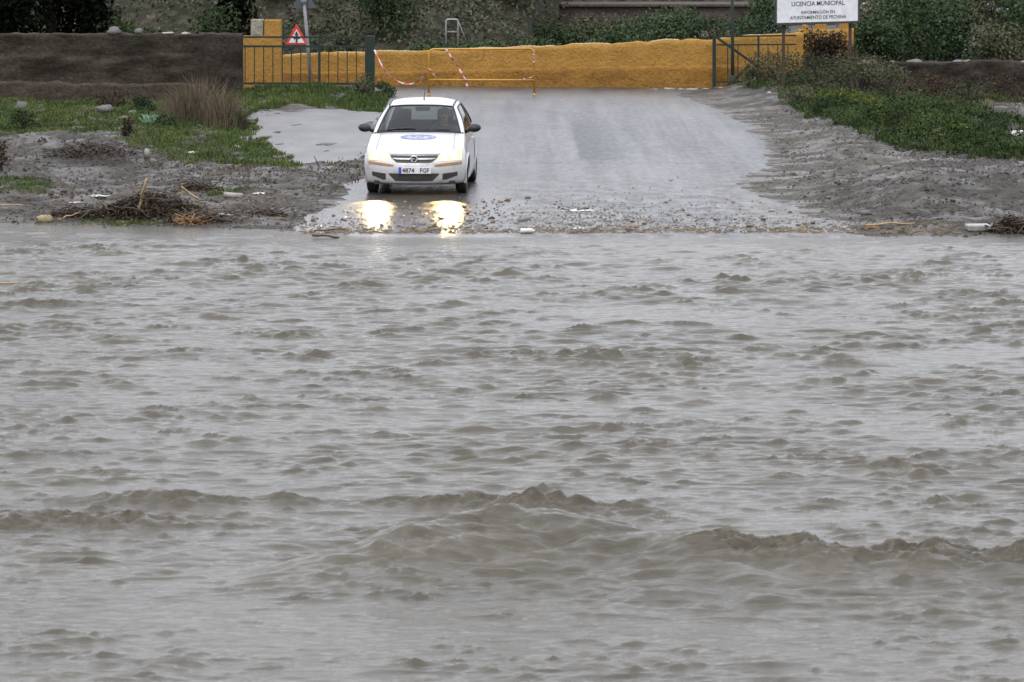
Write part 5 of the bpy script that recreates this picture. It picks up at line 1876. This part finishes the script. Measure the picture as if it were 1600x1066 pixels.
for sg in (-1, 1):
    h1 = jn((sg * .10, -.04, .0), .095, a); k1 = jn((sg * .13, -.44, .08), .072, h1); jn((sg * .12, -.64, -.12), .05, k1)
skin_body('trousers', V, E, R, M['trouser'], dr)

# ------------------------------------------------------------------ stones, drift and litter
def stone_mesh(seed, mat):
    rg = np.random.default_rng(seed)
    mb = MB().ball((0, 0, 0), (1, rg.uniform(.6, .9), rg.uniform(.4, .7)), 9, 6)
    me = bpy.data.meshes.new('stone')
    v = np.array(mb.v)
    d = v / np.linalg.norm(v, axis=1)[:, None]
    off = 1 + .8 * pnoise(d[:, 0] * 1.9 + seed, d[:, 1] * 1.6 + d[:, 2] * 1.3, seed)
    v = v * off[:, None]
    me.from_pydata(v.tolist(), [], mb.f)
    me.materials.append(mat)
    return me


SM = {c: [stone_mesh(600 + 10 * i + k, M['stone_' + c]) for k in range(4)] for i, c in enumerate(('dark', 'brown', 'pale'))}


def spot_on(px, py):
    return gp(px, py)


rg = random.Random(21)
labs = {'dark': 'dark wet stone washed onto the low end of the road', 'brown': 'brownish wet stone washed onto the low end of the road',
        'pale': 'pale wet stone washed onto the low end of the road'}
n_st = 0
while n_st < 95:
    px = rg.gauss(960, 210) if rg.random() < .7 else rg.uniform(480, 1330)
    py = 364 - abs(rg.gauss(0, 22))
    if not (470 < px < 1335 and 300 < py < 368) or (555 < px < 745 and py < 312): continue
    p = spot_on(px, py)
    c = rg.choices(('dark', 'brown', 'pale'), (6, 3, 2))[0]
    s = rg.uniform(.022, .05)
    o = bpy.data.objects.new('stone', rg.choice(SM[c]))
    COL.objects.link(o)
    o.location = (p[0], p[1], p[2] + .012 + s * .25)
    o.rotation_euler = (rg.uniform(-.3, .3), rg.uniform(-.3, .3), rg.uniform(0, 6.3))
    o.scale = (s * rg.uniform(.8, 1.6), s, s)
    tag(o, labs[c], 'stone', c + ' stones on the low road')
    n_st += 1


def gravel(name, pts, sizes, mat, label, seed):
    rgn = np.random.default_rng(seed)
    base = np.array([(1, 0, 0), (0, 1, 0), (-1, 0, 0), (0, -1, 0), (0, 0, .7), (0, 0, -.5)])
    tri_ = np.array([(0, 1, 4), (1, 2, 4), (2, 3, 4), (3, 0, 4), (1, 0, 5), (2, 1, 5), (3, 2, 5), (0, 3, 5)])
    n = len(pts)
    a = rgn.uniform(0, 6.28, n)
    ca, sa = np.cos(a)[:, None], np.sin(a)[:, None]
    B = base[None] * (1 + .5 * rgn.uniform(-1, 1, (n, 6, 3))) * sizes[:, None, None]
    B[:, :, 0] *= rgn.uniform(.8, 1.7, n)[:, None]
    x = B[:, :, 0] * ca - B[:, :, 1] * sa
    y = B[:, :, 0] * sa + B[:, :, 1] * ca
    V = np.stack([x, y, B[:, :, 2]], -1) + pts[:, None, :]
    Ft = (np.arange(n)[:, None, None] * 6 + tri_[None]).reshape(-1, 3)
    return tag(link_mesh(name, np_mesh(name, V.reshape(-1, 3), Ft), mat), label, 'gravel', None, 'stuff')


gm = leafmat('mixed_gravel', [(0.025, 0.022, 0.02), (0.06, 0.048, 0.037), (0.12, 0.09, 0.065), (0.26, 0.24, 0.21)], 0.28, 0.5, 4)
gm2 = leafmat('earth_clods', [(0.02, 0.018, 0.015), (0.045, 0.04, 0.034), (0.075, 0.068, 0.06), (0.16, 0.15, 0.135)], 0.7, 0.2, 2)
rgn = np.random.default_rng(33)
px = np.where(rgn.random(3600) < .6, rgn.normal(900, 230, 3600), rgn.uniform(440, 1400, 3600))
py = 366 - np.abs(rgn.normal(0, 1, 3600)) * np.interp(px, [450, 620, 800, 1000, 1200, 1400], [8, 22, 24, 30, 22, 8])
P = np.array([gp0(a_, b_) for a_, b_ in zip(px, py) if 430 < a_ < 1400 and b_ > 272 and not (555 < a_ < 745 and b_ < 310)])
P[:, 2] = ground_h(P[:, 0], P[:, 1]) + .014
gravel('gravel', P, rgn.uniform(.005, .021, len(P)) * np.where(rgn.random(len(P)) < .12, 1.7, 1), gm, 'loose wet gravel strewn over the low end of the road', 34)
# clods and small stones over both banks
Q = []
for (x0, x1, y0, y1, n) in ((-9.5, -1.6, 60.5, 92, 26000), (3.0, 9.5, 59.5, 92, 26000)):
    X, Y = rgn.uniform(x0, x1, n), rgn.uniform(y0, y1, n)
    k = (poly_sd(ROAD, X, Y) < -.05) & (poly_sd(TRACK, X, Y) < -.1) & (fbm(X / .8, Y / 1.3, 3, 91) > -.2 + rgn.normal(0, .2, n))
    Q.append(np.stack([X[k], Y[k], ground_h(X[k], Y[k])], -1))
Q = np.concatenate(Q)
gravel('rubble', Q, rgn.uniform(.008, .03, len(Q)) * np.where(rgn.random(len(Q)) < .08, 1.9, 1), gm2, 'clods and small stones scattered over the muddy banks', 35)


def stick(name, p0, p1, r, mat, label, cat='stick', group=None, bend=.04, seed=0):
    rg = random.Random(seed)
    a_, b_ = Vector(p0), Vector(p1)
    L = (b_ - a_).length
    pts = []
    for k in range(6):
        u = k / 5
        q = a_.lerp(b_, u)
        w = math.sin(math.pi * u) * bend * L
        pts.append(q + Vector((rg.uniform(-1, 1), rg.uniform(-1, 1), rg.uniform(-.3, 1))) * w)
    mb = MB().tube(pts, [r * (1 - .45 * k / 5) * rg.uniform(.85, 1.1) for k in range(6)], 7)
    return solo(mb, name, mat, label, cat, group, True, tuple(a_))


# drift heap on the left bank
hp0 = gp(238, 338)
def heap(name, base, w, d, h, n_twig, n_leaf, label, seed, mats=('darkwood', 'leaf_brown')):
    rgn = np.random.default_rng(seed); rg = random.Random(seed)
    root = empty(name, base, label, 'debris heap', None)
    mb = MB()
    for k in range(n_twig):
        u = rg.gauss(0, .28); v = rg.gauss(0, .25)
        hz = h * max(0, 1 - (2 * abs(u)) ** 1.3) * rg.random()
        L = rg.uniform(.15, .5); a = rg.uniform(0, 6.28); e = rg.gauss(.1, .35)
        c = Vector((u * w, v * d, hz + .03)); dv = Vector((math.cos(a) * math.cos(e), math.sin(a) * math.cos(e) * .7, math.sin(e))) * L / 2
        p = [c - dv, c + Vector((rg.gauss(0, .02), 0, rg.gauss(0, .02))), c + dv]
        zz = lambda q: Vector((q.x, q.y, max(q.z, -.02)))
        mb.tube([zz(q) for q in p], [rg.uniform(.005, .014), .008, .004], 5)
    mb.build('twigs', M[mats[0]], root, True)['kind'] = 'stuff'
    k = n_leaf
    u, v = rgn.normal(0, .26, k), rgn.normal(0, .24, k)
    z = h * np.clip(1 - (2 * np.abs(u)) ** 1.3, 0.05, 1) * rgn.random(k) * np.clip(1 - (2 * np.abs(v)) ** 2, .1, 1)
    Vv, Fq = leaf_quads(np.stack([u * w, v * d, z], -1), .055, rgn)
    link_mesh('brushwood', np_mesh('brushwood', Vv, Fq), M[mats[1]], root)['kind'] = 'stuff'
    return root


heap('drift_heap', gp(235, 336), 1.9, 1.7, .34, 130, 5200, 'big dark heap of drift brushwood at the flood edge on the left bank', 701)
heap('drift_heap', gp(312, 345), .9, .9, .14, 70, 800, 'flat tail of brushwood to the right of the big drift heap', 702)
heap('drift_heap', gp(118, 338), .8, .9, .12, 60, 500, 'thin scatter of twigs to the left of the big drift heap', 703)
heap('drift_heap', gp(305, 300), .7, 1.0, .14, 50, 520, 'small brown brush pile beside the slanting pale stick', 704)
heap('drift_heap', gp(1578, 362), .62, .7, .22, 60, 1600, 'black clump of wet brushwood at the right edge of the flood line', 705)
heap('drift_heap', gp(140, 240), 1.5, 2.2, .22, 90, 1100, 'dark brush strewn over the dirt mound on the left bank', 706)
heap('drift_heap', gp(415, 335), .6, 1.0, .07, 40, 200, 'sparse twigs on the mud between the white scrap and the road', 707)
heap('straw_clump', gp(302, 351), .32, .35, .07, 45, 110, 'orange straw clump caught at the flood edge below the brushwood', 708, ('straw', 'straw_leaf')) if False else None
M['straw'] = pmat('orange_straw', (0.24, 0.13, 0.05), (0.17, 0.09, 0.035), 8, .6)
M['straw_leaf'] = leafmat('orange_straw_leaf', [(0.2, 0.1, 0.03), (0.36, 0.2, 0.07), (0.45, 0.27, 0.11)])
heap('straw_clump', gp(302, 351), .32, .35, .07, 45, 110, 'orange straw clump caught at the flood edge below the brushwood', 708, ('straw', 'straw_leaf'))


def lift(p, dx, dz, dy=0.0):
    return (p[0] + dx, p[1] + dy, p[2] + dz)


def px2(pxa, pya, pxb, pyb, dz0=.02, dz1=.03, Yb=None):
    a_ = gp(pxa, pya, dz0)
    b_ = pd(pxb, pyb, a_[1]) if Yb == 'up' else gp(pxb, pyb, dz1)
    return a_, b_


a_ = gp(214, 340, .02); b_ = pd(229, 279, a_[1] - .25); stick('stick', a_, b_, .033, M['wood'], 'thick pale stick standing upright out of the drift heap', 'stick', None, .02, 1)
a_ = gp(238, 334, .02); b_ = pd(222, 302, a_[1] - .2); stick('stick', a_, b_, .022, M['wood'], 'shorter pale stick leaning against the upright one in the drift heap', 'stick', None, .03, 2)
a_, b_ = px2(310, 311, 283, 292, .05, .05, 'up'); stick('stick', a_, b_, .02, M['wood'], 'pale stick slanting across the brush pile behind the drift heap', 'stick', None, .03, 3)
a_, b_ = px2(262, 334, 256, 318, Yb='up'); stick('stick', a_, b_, .014, M['wood'], 'thin tan stick poking out of the heap to the right of the upright one', 'stick', None, .03, 4)
a_, b_ = px2(92, 344, 125, 332, .03, .03, 'up'); stick('stick', a_, b_, .014, M['wood'], 'tan reed lying at the flood edge to the left of the drift heap', 'stick', None, .05, 5)
a_, b_ = px2(0, 323, 40, 321, .05, .05, 'up'); stick('stick', a_, b_, .014, M['wood'], 'tan reed lying below the grass tuft at the left edge', 'stick', None, .05, 6)
a_, b_ = px2(155, 330, 172, 324, .05, .05, 'up'); stick('stick', a_, b_, .013, M['wood'], 'short tan stick on the left shoulder of the drift heap', 'stick', None, .05, 7)
a_, b_ = px2(1352, 353, 1430, 349, .05, .06, 'up'); stick('stick', a_, b_, .02, M['wood'], 'long bent tan reed at the flood edge on the right bank', 'stick', None, .06, 8)
a_, b_ = px2(1345, 358, 1475, 357, .02, .02, 'up'); stick('stick', a_, b_, .012, M['darkwood'], 'long dark twig along the right hand flood edge', 'stick', None, .03, 9)
a_, b_ = px2(1520, 351, 1500, 358, .05, .02, 'up'); stick('stick', a_, b_, .014, M['wood'], 'short tan stick beside the pale foam block', 'stick', None, .05, 10)
a_, b_ = px2(497, 258, 491, 244, Yb='up'); stick('stick', a_, b_, .012, M['darkwood'], 'dark twig standing up beside the wet track', 'stick', None, .06, 11)
a_, b_ = px2(488, 368, 530, 371, .10, .08, 'up'); stick('stick', a_, b_, .022, M['darkwood'], 'dark branch lying in the shallow water before the car', 'stick', None, .05, 12)
a_, b_ = px2(505, 320, 526, 321, .03, .03, 'up'); stick('stick', a_, b_, .014, M['darkwood'], 'dark twig on the wet road edge to the left of the car', 'stick', None, .05, 13)
a_, b_ = px2(490, 361, 540, 359, .04, .04, 'up'); stick('stick', a_, b_, .014, M['darkwood'], 'dark twig at the flood edge in the lamp glare', 'stick', None, .05, 14)
a_, b_ = px2(375, 345, 395, 337, .03, .03, 'up'); stick('stick', a_, b_, .012, M['darkwood'], 'forked dark twig on the mud left of the road end', 'stick', None, .08, 15)
a_, b_ = px2(0, 443, 34, 442, .05, .05, 'up')
for (xa, ya, xb, yb, nm, lab) in ((0, 443, 34, 442, 'stick', 'tan reed drifting in the flood at the left edge'),):
    q = ray(xa, ya); t = (H - .03) / -q[2]; A_ = q * t + np.array([0, 0, H]); q = ray(xb, yb); t = (H - .03) / -q[2]; B_ = q * t + np.array([0, 0, H])
    stick(nm, A_, B_, .014, M['wood'], lab, 'stick', None, .03, 16)


def rock(px, py, w, h, mat, label, name='rock', cat='rock', seed=1, d=None, sink=.3):
    p = gp(px, py)
    me = stone_mesh(seed, mat)
    o = bpy.data.objects.new(name, me)
    COL.objects.link(o)
    o.location = (p[0], p[1], p[2] + h * (.5 - sink))
    o.scale = (w / 2, (d or w) / 2, h)
    o.rotation_euler = (0, 0, random.Random(seed).uniform(-.4, .4))
    for p_ in me.polygons: p_.use_smooth = True
    return tag(o, label, cat)


rock(163, 178, .45, .2, M['rock'], 'broad pale grey rock in the left grass before the earth wall', seed=801)
rock(208, 181, .24, .12, M['rock'], 'small grey rock to the right of the broad pale one', seed=802)
rock(193, 188, .2, .1, M['rock'], 'small grey rock in front of the broad pale one', seed=803)
rock(32, 172, .3, .2, M['rock'], 'grey brown rock near the left edge of the grass', seed=804)
rock(85, 236, .45, .24, M['rock'], 'grey boulder bedded in the dirt mound', seed=805)
rock(178, 52, .36, .3, M['rock'], 'bluish grey boulder on top of the earth wall', seed=806) if False else None
rock(70, 346, .24, .12, M['tan'], 'yellowish stone at the flood edge on the left bank', seed=807)
rock(1590, 212, .3, .14, M['plastic'], 'whitish stone at the right edge above the lush grass', seed=808)
rock(1522, 186, .14, .08, M['rock'], 'small pale stone on the dirt below the stone wall', seed=809)
rock(1437, 118, .1, .1, M['stone_pale'], 'pale stone stuck against the stone wall', seed=810) if False else None
rock(1354, 337, .16, .09, M['stone_dark'], 'dark stone above the long tan reed on the right bank', seed=811)
for k, (px, w, h, mt, lab) in enumerate([(178, .38, .24, 'rock', 'bluish grey boulder lying on top of the earth wall'), (217, .18, .2, 'rock', 'small upright grey stone on top of the earth wall'),
                                         (262, .3, .08, 'stone_pale', 'flat pale stone on top of the earth wall'), (290, .24, .07, 'stone_pale', 'smaller flat pale stone on the earth wall near the dry stalks')]):
    me = stone_mesh(830 + k, M[mt])
    o = bpy.data.objects.new('rock', me); COL.objects.link(o)
    o.location = (pd(px, 50, lb[1])[0], lb[1], np.interp(px, [0, 330], [za, zb]) + h * .3)
    o.scale = (w / 2, .16, h * .9)
    for p_ in me.polygons: p_.use_smooth = True
    tag(o, lab, 'rock')
# white run of painted stones at the foot of the ochre wall
for k, (px, w, h) in enumerate([(1022, .22, .03), (1046, .3, .05), (1064, .2, .04), (1082, .34, .045), (1103, .2, .035), (1124, .26, .03)]):
    g_ = gp0(px, 140.5)
    me = stone_mesh(850 + k, M['stone_pale'])
    o = bpy.data.objects.new('white_stone', me); COL.objects.link(o)
    o.location = (g_[0], g_[1], float(ground_h(g_[0:1], g_[1:2])[0]) + h * .4)
    o.scale = (w / 2, .08, h)
    tag(o, ['small whitish stone, farthest from the gate in the row below the ochre wall', 'bulky whitish stone second in the row below the ochre wall', 'whitish stone in the middle of the row below the ochre wall',
            'widest whitish stone of the row below the ochre wall', 'whitish stone just left of the braced gate post', 'flat whitish stone just right of the braced gate post'][k], 'stone', 'white stones below the ochre wall')


def crumple(px, py, w, h, label, cat, name, mat=None, dz=0.0, seed=1):
    """a crumpled scrap of sheet"""
    p = gp(px, py, dz)
    rgn = np.random.default_rng(seed)
    G = []
    for i in range(9):
        r = []
        for j in range(7):
            u, v = i / 8 - .5, j / 6 - .5
            e = 1 + .25 * rgn.normal() * (abs(u) > .4 or abs(v) > .4)
            r.append((p[0] + u * w * e, p[1] + v * w * .8 * e, p[2] + .01 + h * abs(pnoise(u * 4 + seed, v * 4, seed)) * 2 * (1 - 2 * max(abs(u), abs(v)) * .8)))
        G.append(r)
    o = solo(MB().grid(G), name, mat or M['plastic'], label, cat)
    o.modifiers.new('solid', 'SOLIDIFY').thickness = .004
    return o


crumple(902, 331, .42, .05, 'white torn sheet lying on the wet road', 'scrap', 'paper_scrap', seed=871)
crumple(345, 337, .26, .03, 'white strip of plastic on the mud right of the drift heap', 'scrap', 'plastic_scrap', seed=872)
crumple(235, 330, .2, .03, 'dirty white scrap behind the drift heap', 'scrap', 'plastic_scrap', seed=873) if False else None
crumple(150, 312, .3, .05, 'whitish scrap on the mud behind the drift heap', 'scrap', 'plastic_scrap', seed=874)
crumple(120, 318, .16, .04, 'small whitish scrap near the left grass tuft', 'scrap', 'plastic_scrap', seed=875)
crumple(368, 233, .22, .05, 'whitish scrap in the grass beside the wet track', 'scrap', 'plastic_scrap', seed=876)
crumple(300, 240, .2, .05, 'whitish scrap in the thin grass behind the white stub', 'scrap', 'plastic_scrap', seed=877)
crumple(405, 303, .18, .04, 'whitish scrap on the mud beside the pale pipe', 'scrap', 'plastic_scrap', seed=878)
crumple(1362, 356, .14, .04, 'orange red scrap under the long tan reed', 'scrap', 'plastic_scrap', M['orange'], .01, 879)
crumple(905, 359, .16, .04, 'small white scrap among the gravel at the flood edge', 'scrap', 'plastic_scrap', seed=880)
crumple(1202, 148, .08, .08, 'tiny white scrap in the grass near the notice board', 'scrap', 'plastic_scrap', seed=881)
# bottle in the shallow water
p = gp(825, 367); p[2] = .045
mb = MB()
mb.tube([(p[0] - .11, p[1], .05), (p[0] - .10, p[1], .05), (p[0] - .02, p[1] + .01, .052), (p[0] + .05, p[1] + .01, .05), (p[0] + .08, p[1] + .01, .05), (p[0] + .10, p[1] + .012, .05)], [.03, .042, .036, .043, .02, .018], 12)
solo(mb, 'plastic_bottle', M['plastic'], 'crushed white bottle lying in the shallow water at the road end', 'bottle', None, True)
# pale pipe, white stub, foam block
a_ = gp(350, 309); b_ = pd(379, 309.5, a_[1] + .1)
solo(MB().tube([a_ + np.array([0, 0, .05]), (a_ + b_) / 2 + np.array([0, 0, .03]), b_ + np.array([0, 0, .03])], [.05, .055, .048], 10), 'pipe', M['stone_pale'], 'pale length of pipe lying on the mud behind the white strip', 'pipe', None, True)
a_ = gp(230, 250)
solo(MB().tube([a_, a_ + np.array([-.005, 0, .12]), a_ + np.array([-.01, 0, .18])], [.055, .05, .03], 10), 'white_stub', M['stone_pale'], 'short pale stub standing in the dirt right of the mound', 'stub', None, True)
a_ = gp(1528, 362)
fbk = MB().box((a_[0], a_[1], a_[2] + .05), (.34, .25, .09), .15, .05)
solo(fbk, 'foam_block', M['stone_pale'], 'pale foam block at the flood edge on the right bank', 'block', None, False, None, .02)

# straw, bits of reed and bark along the flood line
rgn = np.random.default_rng(55)
n = 900
px = np.concatenate([rgn.uniform(80, 480, 350), rgn.uniform(470, 1500, 550)])
py = np.concatenate([rgn.uniform(300, 352, 350), 366 - np.abs(rgn.normal(0, 5, 550))])
P = np.array([gp0(a_, b_) for a_, b_ in zip(px, py)])
P[:, 2] = np.maximum(ground_h(P[:, 0], P[:, 1]), -.005) + .02
a = rgn.normal(0, .5, n); L = rgn.uniform(.03, .16, n); w = rgn.uniform(.003, .009, n)
d = np.stack([np.cos(a) * L / 2, np.sin(a) * L / 2, rgn.normal(0, .1, n) * L], -1)
s = np.stack([-np.sin(a) * w, np.cos(a) * w, w], -1)
V = np.stack([P - d - s, P + d - s, P + d + s, P - d + s], 1).reshape(-1, 3)
tag(link_mesh('twig_litter', np_mesh('twig_litter', V, np.arange(4 * n).reshape(-1, 4)), leafmat('litter', [(0.02, 0.016, 0.011), (0.06, 0.042, 0.026), (0.16, 0.12, 0.075), (0.04, 0.04, 0.02)])),
    'bits of reed and bark left along the flood line', 'litter', None, 'stuff')
